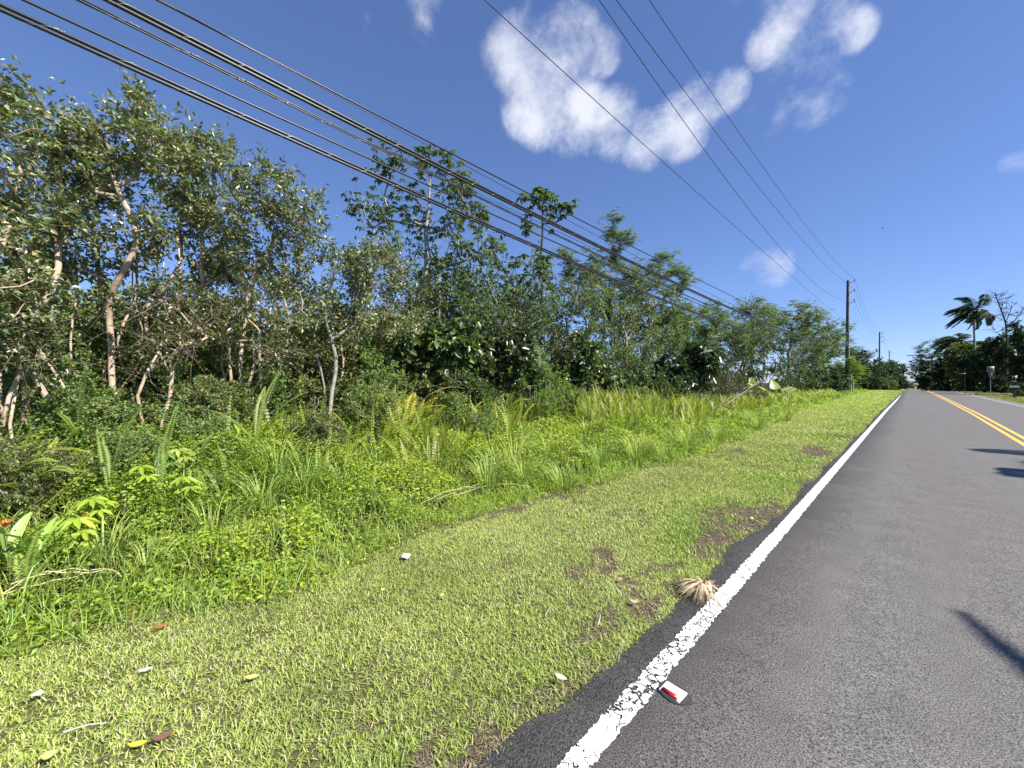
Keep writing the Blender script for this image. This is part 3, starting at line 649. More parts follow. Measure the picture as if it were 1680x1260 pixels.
# woodland far behind the thicket: one mass
r = np.random.default_rng(55); wa = Acc()
n = 90000; y = -14 + 110 * r.random(n) ** 1.25; x = -r.uniform(17, 34, n) - np.maximum(y - 40, 0) * .12
px_ = (x * CT + y * ST) / np.maximum(-x * ST + y * CT, .1)
hh = (1.9 + 1.1 * np.clip((px_ + 1.0) / .9, 0, 1) + 1.6 * (vn(x, y, .35, 61.) - .4) + .9 * (vn(x, y, 1.3, 62.) - .5)).clip(.6)
z = gz(x, y) + hh * (1 - .9 * r.random(n) ** 1.5)
L = r.uniform(.16, .34, n); leaves(wa, np.stack([x, y, z], 1), rvec(n, r), norm(rvec(n, r) + [0, 0, .8]), L, L * .5, vary((.06, .09, .035), n, .3, .12, r))
tag(wa.build('distant_woodland', LEAF), 'dark green woodland glimpsed far behind the roadside trees', 'woodland', kind='stuff')

# tall thin umbrella trees
U = dict(cat='tree', L=.30, W=.12, col=(.12, .17, .085), style='palmate', per=8, ntw=5, rad=.55, bark=GREYBARK, minh=4.5, v=.25, topfrac=.97, wig=.03, r_tip=.0062, bias=(0, 0, .5), pw=.45)
make_tree('umbrella_tree', 'tallest tree, thin pale trunk with tiers of curved bare branches under a flat airy crown', U['cat'], 690, -14,
          [(655, 290, 45, 35), (720, 290, 50, 30), (760, 330, 40, 30), (700, 350, 50, 25), (770, 360, 35, 20), (640, 345, 30, 20)], 61, nclump=44, **{**{k: v for k, v in U.items() if k != 'cat'}, 'L': .2, 'W': .07, 'ntw': 8, 'rad': .5})
make_tree('umbrella_tree', 'dark-trunked umbrella tree with a small flat clump of big leaves at its top', U['cat'], 888, -13,
          [(900, 330, 45, 22), (925, 350, 22, 14), (865, 375, 14, 14), (850, 430, 14, 10), (905, 440, 30, 20)], 62, nclump=20, **{**{k: v for k, v in U.items() if k != 'cat'}, 'bark': DARKBARK, 'rad': .4, 'r_tip': .0075})
make_tree('umbrella_tree', 'sparse crooked tree with drooping leaf clusters left of the dark-trunked umbrella tree', U['cat'], 862, -11.5,
          [(800, 400, 45, 16), (775, 425, 20, 10), (830, 440, 30, 25), (815, 480, 35, 25), (860, 470, 20, 20)], 63, nclump=15, **{**{k: v for k, v in U.items() if k != 'cat'}, 'bark': DARKBARK, 'rad': .35, 'L': .22, 'W': .09, 'minh': 2.5, 'r_tip': .0065, 'wig': .2})
make_tree('umbrella_tree', 'short tree with pale leaf clusters left of the tallest umbrella tree', U['cat'], 600, -12.5,
          [(605, 335, 30, 22), (585, 350, 20, 14), (620, 370, 24, 24), (625, 400, 30, 20)], 64, nclump=18, **{**{k: v for k, v in U.items() if k != 'cat'}, 'L': .16, 'W': .06, 'rad': .4, 'minh': 2.8, 'r_tip': .006})
make_tree('umbrella_tree', 'small leaf cluster on a thin stem just right of the tallest trunk', U['cat'], 728, -12.,
          [(725, 440, 16, 16), (720, 480, 26, 20)], 65, nclump=6, **{**{k: v for k, v in U.items() if k != 'cat'}, 'L': .2, 'W': .09, 'rad': .3, 'minh': 1.8, 'r_tip': .005})

# mid-distance trees with feathery or pale foliage
M = dict(L=.13, W=.05, col=(.14, .19, .09), rad=.5, ntw=10, per=11, bark=GREYBARK, r_tip=.006, minh=1.8)
def mid(label, px, X, ells, seed, **k):
    q = dict(M); q.update(k); q['nclump'] = int(q['nclump'] * 1.5); ells = [(a, b, c * 1.12, e * 1.12) for a, b, c, e in ells]; return make_tree('roadside_tree', label, 'tree', px, X, ells, seed, **q)
mid('broad grey-green tree behind the dark-trunked umbrella tree', 905, -12.5, [(890, 510, 60, 34), (940, 490, 45, 34), (850, 510, 45, 35), (960, 520, 40, 35)], 71, nclump=46, col=(.14, .19, .10))
mid('grey-green tree filling the skyline below the tallest tree', 745, -12.5, [(740, 510, 55, 25), (790, 510, 45, 25), (700, 500, 35, 25), (760, 540, 60, 30)], 72, nclump=48, col=(.14, .20, .09))
mid('tall feathery tree with a high upswept tip', 1010, -13.5, [(1010, 400, 28, 45), (975, 440, 35, 35), (1040, 450, 30, 35), (990, 490, 45, 35), (945, 430, 28, 30)], 73, nclump=72, style='pinnate', L=.30, per=3, ntw=11, col=(.14, .19, .09))
mid('feathery tree reaching out to the right with ragged blown tips under the cables', 1062, -12.5, [(1085, 450, 40, 30), (1115, 470, 22, 30), (1060, 500, 45, 35), (1120, 520, 30, 25)], 74, nclump=60, style='pinnate', L=.30, per=3, ntw=11, col=(.15, .20, .09), stems=3, basespread=.3, minh=3.5)
mid('yellow-green light tree among the pale slender trunks', 980, -11.5, [(975, 500, 34, 28), (1020, 520, 44, 32), (950, 560, 50, 30), (1070, 545, 40, 26)], 75, nclump=40, col=(.17, .22, .06), stems=4, basespread=.4)
mid('spreading tree above the dense shrub wall, right of the slender pale trunks', 1150, -12, [(1130, 525, 40, 25), (1170, 515, 30, 22), (1190, 545, 40, 25), (1120, 560, 50, 30)], 76, nclump=60, style='pinnate', L=.32, per=3, ntw=10, col=(.15, .20, .08))
mid('tree with a thin upright tip where the thick cables cross the canopy', 1225, -11, [(1240, 505, 28, 20), (1235, 530, 45, 25), (1200, 560, 50, 30)], 77, nclump=60, style='pinnate', L=.36, per=3, rad=.6, col=(.15, .20, .085))
mid('broad flat-topped tree forming the highest canopy left of the utility pole', 1290, -10.5, [(1290, 520, 40, 22), (1315, 525, 32, 24), (1260, 545, 40, 25), (1330, 560, 40, 25)], 78, nclump=70, style='pinnate', L=.42, per=3, rad=.8, ntw=11, col=(.16, .20, .07), r_tip=.008)
mid('rounded tree just left of the utility pole', 1355, -10, [(1350, 545, 32, 18), (1375, 570, 26, 20), (1330, 585, 40, 24)], 79, nclump=64, style='pinnate', L=.5, per=3, rad=.9, ntw=11, col=(.11, .16, .06), r_tip=.009)
mid('bright feathery tree hanging over the foot of the utility pole', 1372, -8.0, [(1370, 600, 32, 14), (1395, 612, 20, 9), (1345, 620, 34, 16), (1385, 630, 16, 10)], 80, nclump=60, style='pinnate', L=.55, per=3, rad=.9, ntw=10, col=(.15, .22, .05), r_tip=.007, flat=.5)
mid('dark tree directly behind the utility pole', 1408, -9.5, [(1405, 590, 20, 18), (1425, 606, 24, 18), (1400, 620, 22, 18)], 81, nclump=56, L=.4, W=.18, rad=1.3, per=13, col=(.045, .08, .035), r_tip=.014)
mid('dark tree between the first and second utility poles', 1436, -9, [(1430, 612, 22, 12), (1448, 608, 16, 12), (1440, 625, 20, 10)], 82, nclump=50, L=.6, W=.26, rad=1.7, per=13, col=(.05, .085, .04), r_tip=.02)
mid('tree behind the second utility pole at the end of the left canopy', 1470, -9, [(1462, 606, 12, 12), (1476, 612, 9, 12), (1466, 622, 16, 10)], 83, nclump=44, L=.9, W=.4, rad=2.2, per=13, col=(.055, .085, .05), r_tip=.03)

# dense shrub wall between umbrella trees and pole
G3 = 'dense shrubs in front of the feathery roadside trees'
bl = dict(name='broad_leaved_shrub', group='dark broad-leaved shrubs', L=.24, W=.13, rich=True, col=(.12, .17, .06), leafmat=GLOSS, rad=.42, per=8, ntw=8, down=.5, dead=10, t0=.3)
shrub('dark broad-leaved shrub with drooping oval leaves above the golden fern', 705, -8.8, [(700, 580, 50, 35), (740, 560, 45, 35), (670, 590, 30, 30)], 91, **bl)
shrub('dark broad-leaved shrub with purplish young leaves right of centre', 800, -8.8, [(800, 570, 45, 35), (840, 580, 40, 35), (780, 610, 40, 25)], 92, **{**bl, 'col': (.07, .09, .035)})
shrub('broad-leaved dark shrub with pale hanging leaves right of the bright fine-leaved bush', 955, -9, [(950, 590, 35, 35), (980, 610, 35, 30), (935, 620, 30, 25)], 93, **{**bl, 'L': .26})
shrub('very dark broad-leaved shrub in the middle of the shrub wall', 1120, -8.6, [(1115, 595, 40, 26), (1150, 600, 35, 24), (1090, 615, 40, 22)], 94, **{**bl, 'L': .34, 'W': .19, 'col': (.06, .09, .035), 'rad': .5})
fl = dict(name='leafy_bush', group='')
shrub('bright light-green fine-leaved bush at centre, in front of the dark shrubs', 872, -7.6, [(870, 605, 45, 28), (900, 625, 40, 24), (835, 630, 30, 22)], 95, **{**fl, 'col': (.2, .3, .05), 'L': .06, 'W': .025, 'per': 20, 'rad': .35, 'nclump': 40})
shrub('olive shrub behind the fern thicket right of the golden fern', 745, -8, [(750, 640, 40, 22), (790, 650, 30, 18)], 96, **{**fl, 'col': (.09, .13, .035)})
def wall(label, px, X, ells, seed, **k):
    return shrub(label, px, X, ells, seed, name='hedge_shrub', group=G3, **{**dict(L=.12, W=.055, rad=.5, col=(.15, .21, .065), per=10), **k})
wall('shrub with reddish-tipped foliage behind the bright fine-leaved bush', 885, -9.8, [(870, 545, 60, 35), (920, 560, 40, 30), (830, 550, 40, 30)], 101, col=(.085, .11, .04))
wall('leafy shrub in front of the yellow-green light tree', 1010, -9.5, [(1000, 590, 45, 30), (1040, 580, 40, 35), (1020, 625, 40, 25)], 102)
wall('yellow-green shrub above the very dark broad-leaved shrub', 1110, -9.8, [(1130, 560, 40, 22), (1090, 565, 40, 28), (1060, 590, 35, 25)], 103, col=(.14, .2, .05))
wall('brownish twiggy shrub right of the very dark broad-leaved shrub', 1185, -8.3, [(1180, 600, 40, 24), (1210, 615, 35, 20), (1165, 635, 35, 18)], 104, col=(.085, .095, .04), dead=140)
wall('olive shrub behind the elephant-ear plants', 1250, -8.4, [(1250, 600, 40, 20), (1290, 605, 34, 20), (1225, 620, 35, 18)], 105, col=(.10, .13, .045), L=.16, W=.08)
wall('shrub with silvery glossy leaves right of the elephant-ear plants', 1318, -7.8, [(1310, 612, 30, 16), (1335, 618, 24, 14), (1300, 630, 30, 12)], 106, col=(.085, .12, .045), L=.2, W=.1)
wall('dark shrub at the foot of the rounded tree', 1350, -8.2, [(1350, 622, 26, 12), (1372, 626, 18, 10)], 107, col=(.05, .08, .035), L=.3, W=.14, rad=.8)
wall('dark shrub left of the tall feathery tree, above the fern thicket', 1060, -8.4, [(1060, 625, 40, 22), (1030, 640, 34, 16), (1090, 640, 34, 14)], 108, col=(.08, .12, .045), L=.16, W=.08)
wall('low brown-green shrub beside the elephant-ear leaves and fern thicket', 1205, -7.2, [(1205, 648, 34, 12), (1240, 650, 28, 10), (1170, 655, 30, 10)], 109, col=(.10, .10, .05), dead=160, L=.1)
wall('pale silvery low bush near the mown verge before the pole', 1365, -6.6, [(1360, 645, 20, 7), (1385, 645, 12, 6)], 110, col=(.2, .27, .1), L=.14, W=.07, rad=.35, dead=0)
wall('dense shrub beyond the first utility pole', 1412, -7.6, [(1412, 628, 18, 10), (1428, 630, 14, 9)], 111, col=(.045, .07, .03), L=.45, W=.2, rad=1.1, dead=0)
wall('reedy light shrub below the second utility pole', 1445, -7.4, [(1442, 628, 13, 7), (1454, 630, 12, 6)], 112, col=(.11, .15, .05), L=.6, W=.2, rad=1.3, dead=0)
wall('dark shrub closing the left verge at the road vanishing point', 1474, -6.5, [(1474, 627, 8, 6), (1481, 629, 5, 4)], 113, col=(.04, .06, .03), L=1., W=.45, rad=1.8, dead=0)
r = np.random.default_rng(51); W1 = wall('grey-green shrub deep behind the yellow-green light tree', 960, -12, [(960, 570, 50, 30), (1000, 560, 40, 30)], 114, col=(.12, .17, .08))
for px, X, s, lab in [(800, -13.5, 1.4, 'grey-green shrub deep behind the crooked umbrella tree'), (875, -15, 1.6, 'grey-green shrub farthest back behind the dark umbrella trunk'), (1065, -13, 1.5, 'grey-green shrub at the feet of the slender pale trunks'),
                      (1130, -14, 1.8, 'grey-green shrub farthest back behind the very dark broad-leaved shrub'), (1190, -12, 1.7, 'grey-green shrub behind the brownish twiggy shrub'), (1255, -12.5, 2.0, 'grey-green shrub behind the olive shrub and elephant ears'),
                      (720, -15, 1.7, 'grey-green shrub deep right of the tallest trunk'), (1310, -11, 2.1, 'grey-green shrub behind the silvery glossy shrub')]:
    x, y, d = place(px, X); copy_tree(W1, lab, x, y, s, r.uniform(0, 6.28))

mid('grey-green tree with several pale slender stems below the feathery upswept tree', 1035, -11.8, [(985, 455, 34, 28), (1045, 465, 36, 26), (1090, 490, 34, 26), (1020, 500, 50, 30), (930, 470, 34, 26)], 84, nclump=44, stems=5, basespread=.5, minh=2.6, r_tip=.0075, col=(.15, .20, .095))
FB = [(505, -6.6, s3, .42, 'small olive shrub standing out in the weeds behind the arching grass tuft'), (745, -6.9, s1, .5, 'small dark shrub among the ferns below the broad-leaved shrub'), (790, -6.2, s4, .36, 'small mid-green shrub in the weeds at centre, in front of the bright fine-leaved bush'),
      (930, -7.2, s2, .5, 'small dark shrub at the back of the fern thicket right of the bright fine-leaved bush'), (1040, -7.0, s1, .55, 'small dark shrub sticking out of the fern thicket right of centre'), (1150, -6.6, s3, .5, 'small olive shrub in the fern thicket near the bare branches'),
      (330, -6.9, s4, .4, 'small mid-green shrub in the left undergrowth behind the ribbed blade plant'), (60, -6.3, s3, .36, 'small olive shrub in the left undergrowth behind the yellowed frond'), (610, -7.0, s2, .48, 'small dark shrub in the weeds left of the golden fern'), (220, -6.4, s1, .36, 'small dark shrub in the undergrowth left of the lobed seedlings')]
r = np.random.default_rng(53)
for px, X, src, s_, lab in FB:
    x, y, d = place(px, X); copy_tree(src, lab, x, y, s_, r.uniform(0, 6.28), group='small shrubs scattered in the weeds')

# elephant ears
def heart(acc, p, az, tilt, s, col):
    t = np.linspace(0, 2 * PI, 21)[:-1]
    u = .5 * s * (1.05 * np.cos(t) + .25 * np.cos(2 * t)) + .25 * s; w = .42 * s * np.sin(t) * (1 - .35 * np.cos(t))
    D = np.array([math.cos(az) * math.sin(tilt), math.sin(az) * math.sin(tilt), math.cos(tilt)]); S = np.array([-math.sin(az), math.cos(az), 0]); Nn = np.cross(D, S)
    V = p + u[:, None] * D + w[:, None] * S + (np.abs(w) * .35 - .25 * np.maximum(u, 0) ** 2 / s)[:, None] * Nn
    V = np.concatenate([V, (p + D * .2 * s)[None]]); acc.add(V, [[i, (i + 1) % 20, 20] for i in range(20)], vary(col, 21, .05, .03))
def ears(px, py, z, lv, label, col):
    p = at(px, py, z); p[2] = gz(p[0], p[1]); root = empty('elephant_ear_plant', p, label, 'plant', 'elephant-ear plants beside the shrub wall'); rr = np.random.default_rng(px)
    st = Acc()
    for (dx, h, az, tilt, s) in lv:
        h *= .55; s *= .62; q = np.array([dx * CT + rr.normal(0, .1), dx * ST + rr.normal(0, .1), h]); b = q * [.25, .25, 0]
        tube(st, [b, b * .6 + q * .4 + [0, 0, .1 * h], q * .9 + b * .1 + [0, 0, .05], q], [.03, .024, .018, .014], 6, (.2, .28, .06))
        a = Acc(); heart(a, q, R(az) + TH, R(tilt), s, np.array(col) * rr.uniform(.8, 1.25)); a.build('leaf', LEAF, root)
    st.build('stem', GRASS, root, smooth=True)
ears(1232, 665, .1, [(0, 2.1, 200, 60, 1.2), (.5, 1.7, 30, 70, 1.0), (-.4, 1.2, 250, 90, .8), (.2, 2.5, 80, 30, 1.)], 'elephant-ear plant with one large lime-yellow leaf held high', (.30, .42, .03))
ears(1272, 665, .1, [(0, 2.2, 80, 25, 1.15), (-.6, 1.8, 160, 40, .95), (.5, 1.3, 300, 100, .8), (.7, 1.9, 20, 55, 1.1), (-.3, 1.0, 240, 100, .8)], 'elephant-ear plant with several pale cream-green upright leaves', (.38, .45, .16))
ears(1300, 664, .1, [(0, 1.7, 20, 50, 1.1), (-.4, 1.3, 150, 60, .8), (.3, 1.0, 320, 90, .7)], 'smaller elephant-ear plant with a pale leaf pointing at the road', (.34, .42, .12))
ears(1188, 690, .1, [(0, .9, 260, 80, .7), (.3, .7, 340, 80, .6)], 'low elephant-ear plant with one round bright leaf above the ferns', (.26, .4, .05))

# bare pale sticks leaning out of the shrub wall
def sticks(label, pts):
    a = Acc(); o = None
    for q in pts:
        P = [at_d(px, py, d) for px, py, d in q]; o = P[0] if o is None else o
        tube(a, P, np.linspace(.022, .008, len(P)), 5)
    return tag(a.build('bare_branch', GREYBARK, smooth=True, origin=o), label, 'branch', '')
def at_d(px, py, d): x, y = cam2w(px, d); return np.array([x, y, zat(py, d)])
sticks('long pale bare branches slanting up beside the lime elephant-ear leaf', [[(1185, 668, 18), (1215, 648, 18.2), (1245, 624, 18.6)], [(1190, 664, 18.3), (1225, 640, 18.4), (1262, 618, 19)], [(1175, 670, 18), (1200, 650, 18), (1232, 641, 18)]])
sticks('white dead branch sticking out of the canopy below the thick cables', [[(1160, 560, 24), (1180, 548, 24), (1188, 546, 24.2)], [(1172, 553, 24), (1192, 551, 24.3)]])

# lobed seedlings, broad blades and orange flowers in the undergrowth
def lobed(px, py, z, s, label, n=8, col=(.36, .46, .05)):
    p = at_cover(px, py); z = p[2] + .06; g0 = float(gz(p[0], p[1])); base = np.array([p[0], p[1], g0]); root = empty('lobed_seedling', base, label, 'plant', 'bright lobed-leaf seedlings'); rr = np.random.default_rng(px + 7)
    s *= .95; col = np.array(col) * 1.0; st = Acc(); k = 0
    for dx, dy, dz, sc in [(0, 0, z - g0 + .05, 1.), (.12, .05, z - g0 - .04, .8), (-.1, .08, z - g0 - .02, .75)]:
        q = np.array([dx, dy, max(dz, .1)]) * 1.; tube(st, [[0, 0, 0], q * [.4, .4, .6], q], [.007, .005, .004], 5, (.25, .3, .08))
        lf = Acc(); th = np.linspace(0, 2 * PI, n, endpoint=False) + rr.uniform(0, 1); D = np.stack([np.cos(th), np.sin(th), rr.normal(-.25, .1, n)], 1)
        leaves(lf, np.tile(q, (n, 1)), D, np.tile([.25, -.2, 1.], (n, 1)), s * sc * rr.uniform(.8, 1.1, n), s * sc * .34, vary(col, n, .1, .05), rich=True, droop=.25); lf.build('leaf', LEAF, root)
    st.build('stem', GRASS, root)
lobed(125, 872, .35, .17, 'bright yellow-green lobed seedling, lowest and nearest at left', col=(.42, .52, .06))
lobed(152, 838, .4, .16, 'yellow-green lobed seedling just above and right of the lowest one')
lobed(302, 800, .42, .17, 'yellow-green lobed seedling right of the upright ferns', col=(.38, .48, .06))
lobed(292, 752, .5, .16, 'small pale lobed seedling behind the others', col=(.42, .48, .1))
lobed(232, 782, .45, .15, 'folded lobed seedling half hidden in leaves, left of the pale ones')
lobed(272, 760, .5, .14, 'dark green lobed seedling beside the light green upright fern', col=(.15, .25, .05))
def bladeplant(px, py, z, L, n, label, col=(.26, .36, .07), flower=None, w=.06, name='ginger_plant'):
    L *= 1.15; w *= 1.2; col = np.array(col) * 1.15
    p = at_cover(px, py); z = p[2] + .02; base = np.array([p[0], p[1], float(gz(p[0], p[1]))]); root = empty(name, base, label, 'plant' if not flower else 'flower', 'broad-bladed plants in the left undergrowth'); rr = np.random.default_rng(px * 3 + 1)
    h = z - base[2] + .05
    for k in range(n):
        a = Acc(); az = rr.uniform(0, 2 * PI) if k else rr.uniform(-.3, .3) + TH + R(70); le = rr.uniform(.15, .7); S = np.array([-math.sin(az), math.cos(az), 0]); q = np.array([0, 0, h * rr.uniform(.3, .8)]); V = []; K = 8
        S = S * math.cos(.6) + np.array([CT, ST, 0]) * math.sin(.6); S /= np.linalg.norm(S)
        for j in range(K + 1):
            t = j / K; wd = w * (math.sin(PI * min(1, t * .9 + .08)) ** .7) * .5 + .001; an = le + .9 * t * t
            V += [q - S * wd, q + np.array([0, 0, -.012]), q + S * wd]; q = q + (np.array([math.cos(az), math.sin(az), 0]) * math.sin(an) + np.array([0, 0, math.cos(an)])) * L / K
        a.add(V, [[3 * j + m, 3 * j + m + 1, 3 * j + m + 4, 3 * j + m + 3] for j in range(K) for m in (0, 1)], vary(col, len(V), .03, .02) * rr.uniform(.85, 1.2)); a.build('leaf', LEAF, root, smooth=True)
    s = Acc(); tube(s, [[0, 0, 0], [.01, .01, h * .5], [0, 0, h]], [.008, .007, .005], 5, (.2, .26, .07))
    if flower:
        top = np.array([flower[0] * CT, flower[0] * ST, flower[1]]) + [0, 0, h]; tube(s, [[0, 0, h * .5], top * .5 + [0, 0, h * .3], top], [.006, .005, .004], 5, (.3, .28, .12))
        f = Acc(); m = 7; D = norm(np.stack([np.cos(np.arange(m) * 2 * PI / m), np.sin(np.arange(m) * 2 * PI / m), np.full(m, .8)], 1))
        leaves(f, np.tile(top, (m, 1)), D, np.tile([0, 0, 1.], (m, 1)), .07, .026, vary((.6, .17, .06), m, .15, .1), rich=True, droop=-.1)
        D2 = norm(D * [.5, .5, 1]); leaves(f, np.tile(top, (m, 1)), D2, D * [1, 1, 0] + .01, .06, .02, vary((.85, .25, .06), m, .1, .1), rich=True, droop=-.1); f.build('flower', LEAF, root)
    s.build('stem', GRASS, root)
bladeplant(12, 690, .45, .5, 3, 'orange flower at the left picture edge beside the peeling trunks', flower=(.0, .22), col=(.16, .24, .06))
bladeplant(185, 680, .5, .45, 4, 'orange flower on a thin stalk in front of the tallest tree trunk', flower=(.06, .3), col=(.2, .3, .08))
bladeplant(14, 905, .25, .3, 4, 'pale orange flower low at the left edge above broad blades', flower=(-.02, .12), col=(.32, .42, .12))
bladeplant(712, 705, .5, .4, 3, 'small red-orange flower tip among the ferns below the golden fern', flower=(.05, .15), col=(.2, .3, .06))
bladeplant(103, 745, .45, .34, 2, 'single folded lime-green blade above the yellowed fern frond', col=(.36, .46, .06), w=.07)
bladeplant(325, 745, .45, .38, 3, 'broad ribbed upright green blade between the seedlings and the arching tuft', col=(.22, .36, .1), w=.09)
bladeplant(400, 715, .5, .5, 3, 'tall yellow-green pointed blades left of the arching grass tuft', col=(.34, .46, .08), w=.06)
bladeplant(372, 770, .42, .45, 4, 'bright slanting lance-shaped blades above the arching grass tuft', col=(.32, .44, .08), w=.05)
bladeplant(60, 900, .25, .3, 5, 'clump of short pale blades beside the low orange flower', col=(.28, .4, .08), w=.04)
bladeplant(215, 665, .5, .5, 3, 'dull green strap leaves crossing at the foot of the tallest tree', col=(.14, .24, .07), w=.07)

# ------------------------------------------------------------------ utility poles, cables
POLE = simple_mat('weathered_pole_wood', (.11, .095, .08), .85, .2, nscale=6, col2=(.045, .038, .032), bump=.4)
STEEL = simple_mat('galvanised_steel', (.42, .43, .43), .5, .4, .3, nscale=12, namt=.3)
GREYP = simple_mat('grey_plastic', (.45, .46, .45), .6, .3, nscale=9, namt=.25)
INS = simple_mat('dark_insulator', (.05, .045, .045), .35, .5)
CAB = simple_mat('black_cable_sheath', (.018, .018, .02), .38, .6, nscale=60, namt=.4)
LASH = simple_mat('lashing_wire', (.5, .5, .5), .35, .5, .7)
d1 = 57.0; p1 = np.array(cam2w(1391, d1)); LX = p1[0]
g1 = float(gz(*p1)); TOP1 = zat(460, d1)
def pole(px, d, top, label, arms, xb=None):
    x, y = cam2w(px, d); g = float(gz(x, y)); root = empty('utility_pole', (x, y, g), label, 'utility pole', 'utility poles along the left verge'); H = top - g
    lean = (.25 if xb is None else xb)
    f = lambda z: np.array([-lean * (1 - z / H) * CT * .6, -lean * (1 - z / H) * ST * .6, z])
    a = Acc(); zz = np.linspace(-.3, H, 9); tube(a, [f(z) for z in zz], np.linspace(.24, .15, 9), 14); a.build('pole_shaft', POLE, root, smooth=True)
    tips = []
    for z in arms:
        z = z - g; a = Acc(); b = f(z); tube(a, [b + [.12, 0, -.12], b + [.45, 0, -.06], b + [.72, 0, 0]], [.05, .04, .035], 8); tube(a, [b + [.1, 0, -.3], b + [.4, 0, -.08]], .02, 6)
        ar = a.build('arm', STEEL, root, smooth=True)
        s = Acc()
        for j in range(4): tube(s, [b + [.72, 0, .0 + .09 * j], b + [.72, 0, .04 + .09 * j], b + [.72, 0, .085 + .09 * j]], [.035, .075, .04], 10)
        s.build('insulator', INS, ar, smooth=True); tips.append(np.array([x, y, g]) + b + [.72, 0, .38])
    return root, f, tips, np.array([x, y, g]), H
A1 = [zat(463, d1), zat(479, d1), zat(496, d1)]
po1, f1, tip1, b1, H1 = pole(1391, d1, TOP1, 'nearest and tallest utility pole, dark wood with three short arms facing the road', A1)
a = Acc(); tube(a, [f1(0) + [.27, -.05, 0], f1(4) + [.24, -.05, 0], f1(9) + [.2, -.05, 0]], .05, 8); a.build('conduit', GREYP, po1, smooth=True)
a = Acc(); zc = zat(566, d1) - b1[2]; box(a, f1(zc) + [.1, -.2, 0], (.5, .14, .12)); box(a, f1(zc - .35) + [.1, -.2, 0], (.4, .14, .1)); a.build('cable_clamp', STEEL, po1)
d2 = 119.0
po2, f2, tip2, b2, H2 = pole(1443, d2, zat(545, d2), 'second utility pole with a transformer drum, half hidden by shrubs', [zat(546, d2), zat(553, d2), zat(561, d2)], .1)
a = Acc(); zt = zat(575, d2) - b2[2]; q = f2(zt) + [-.55, -.1, 0]; tube(a, [q - [0, 0, .5], q + [0, 0, .48], q + [0, 0, .55]], [.3, .3, .22], 16); tr = a.build('transformer', GREYP, po2, smooth=True)
d3 = 196.0
po3, f3, tip3, b3, H3 = pole(1459, d3, zat(575, d3), 'farthest utility pole, a short dark stub above the far trees', [zat(577, d3), zat(582, d3)], .0)

def wire_pt(px, py, X):
    x, y, d = place(px, X); return y, zat(py, d)
GW = {'p': 'power lines from the first pole to the top of the picture', 't': 'telephone cables sweeping over the left thicket', 'f': 'power lines between the far poles'}
def span(P0, P1, sag, n=40):
    t = np.linspace(0, 1, n)[:, None]; P0 = np.array(P0); P1 = np.array(P1); Q = P0 * (1 - t) + P1 * t; Q[:, 2] -= (4 * sag * t * (1 - t))[:, 0]; return Q
def fitted(obs, X0, end, ymin=-24, Xs=None):
    """cable hanging in the vertical plane through the pole, height a parabola in y"""
    ob = [wire_pt(px, py, X0) for px, py in obs]
    A = [(y - end[1], z - end[2]) for y, z in ob]
    M_ = np.array([[u, u * u] for u, _ in A]); b = np.array([v for _, v in A]); k = np.linalg.lstsq(M_, b, rcond=None)[0]
    yy = np.concatenate([np.arange(ymin, 20, .4), np.linspace(20, end[1], 50)]); u = yy - end[1]
    return np.stack([X0 + (end[0] - X0) * np.clip((yy - end[1] + 25) / 25, 0, 1), yy, end[2] + k[0] * u + k[1] * u * u], 1)
def cable(P, rad, label, grp, name='telephone_cable', twist=None, mat=CAB):
    o_ = P[len(P) // 2]; 
    if twist is None:
        a = Acc(); tube(a, P, rad, 8); return tag(a.build(name, mat, smooth=True, origin=o_), label, 'cable', grp)
    root = empty(name, o_, label, 'cable', grp)
    for dz in twist:
        a = Acc(); tube(a, P - o_ + [0, 0, dz], rad, 8); a.build('strand', mat, root, smooth=True)
    yy = np.arange(-14, 14, .05); C0 = np.stack([np.interp(yy, P[:, 1], P[:, k]) for k in range(3)], 1) + [0, 0, np.mean(twist)]
    rr = rad + (max(twist) - min(twist)) / 2 + .003; ph = yy * 2 * PI / .6
    L_ = C0 + np.stack([np.cos(ph) * (rad + .004), 0 * ph, np.sin(ph) * rr], 1)
    a = Acc(); tube(a, L_ - o_, .0014, 4); a.build('lashing_wire', LASH, root)
X0 = LX; e = lambda dz: np.array([b1[0] + .08, b1[1], zat(566, d1) + dz])
cable(fitted([(0, 13), (205, 110), (480, 231), (960, 441), (1242, 549.5)], X0, e(-.05)), .021, 'lowest and thickest telephone cable, two black strands bound together', GW['t'], twist=(.0, .052))
cable(fitted([(15, 0), (246, 100), (480, 197), (794, 336), (1050, 462)], X0 , e(.1)), .015, 'thin telephone cable next above the lowest thick one', GW['t'])
cable(fitted([(127, 0), (329, 100), (480, 173), (589, 230), (960, 408), (1204, 519)], X0, e(.16)), .011, 'thin paired cable running just below the upper thick cable', GW['t'], twist=(0, .03))
cable(fitted([(172, 0), (366, 100), (480, 153), (626, 230), (1059, 440), (1245, 527)], X0, e(.22)), .025, 'upper thick telephone cable made of two black strands', GW['t'], twist=(.0, .06))
cable(fitted([(265, 0), (449, 100), (697, 230), (960, 366), (1107, 440), (1278, 521)], X0, e(.45)), .015, 'uppermost telephone cable of the low bundle', GW['t'])
cable(fitted([(262, 2), (440, 100), (690, 231), (846, 314), (960, 373), (1200, 500)], X0 + .1, e(.3)), .006, 'hair-thin line just below the uppermost telephone cable', GW['t'])
cable(fitted([(220, 30), (354, 100), (788, 344), (1143, 480)], X0 - .15, e(.0)), .005, 'hair-thin line between the thin paired cable and the upper thick cable', GW['t'])
TX = tip1[0][0]
cable(fitted([(1068, 0), (1146, 125), (1292, 329)], TX, tip1[0]), .011, 'rightmost power line, meeting the top arm of the nearest pole', GW['p'], 'power_line')
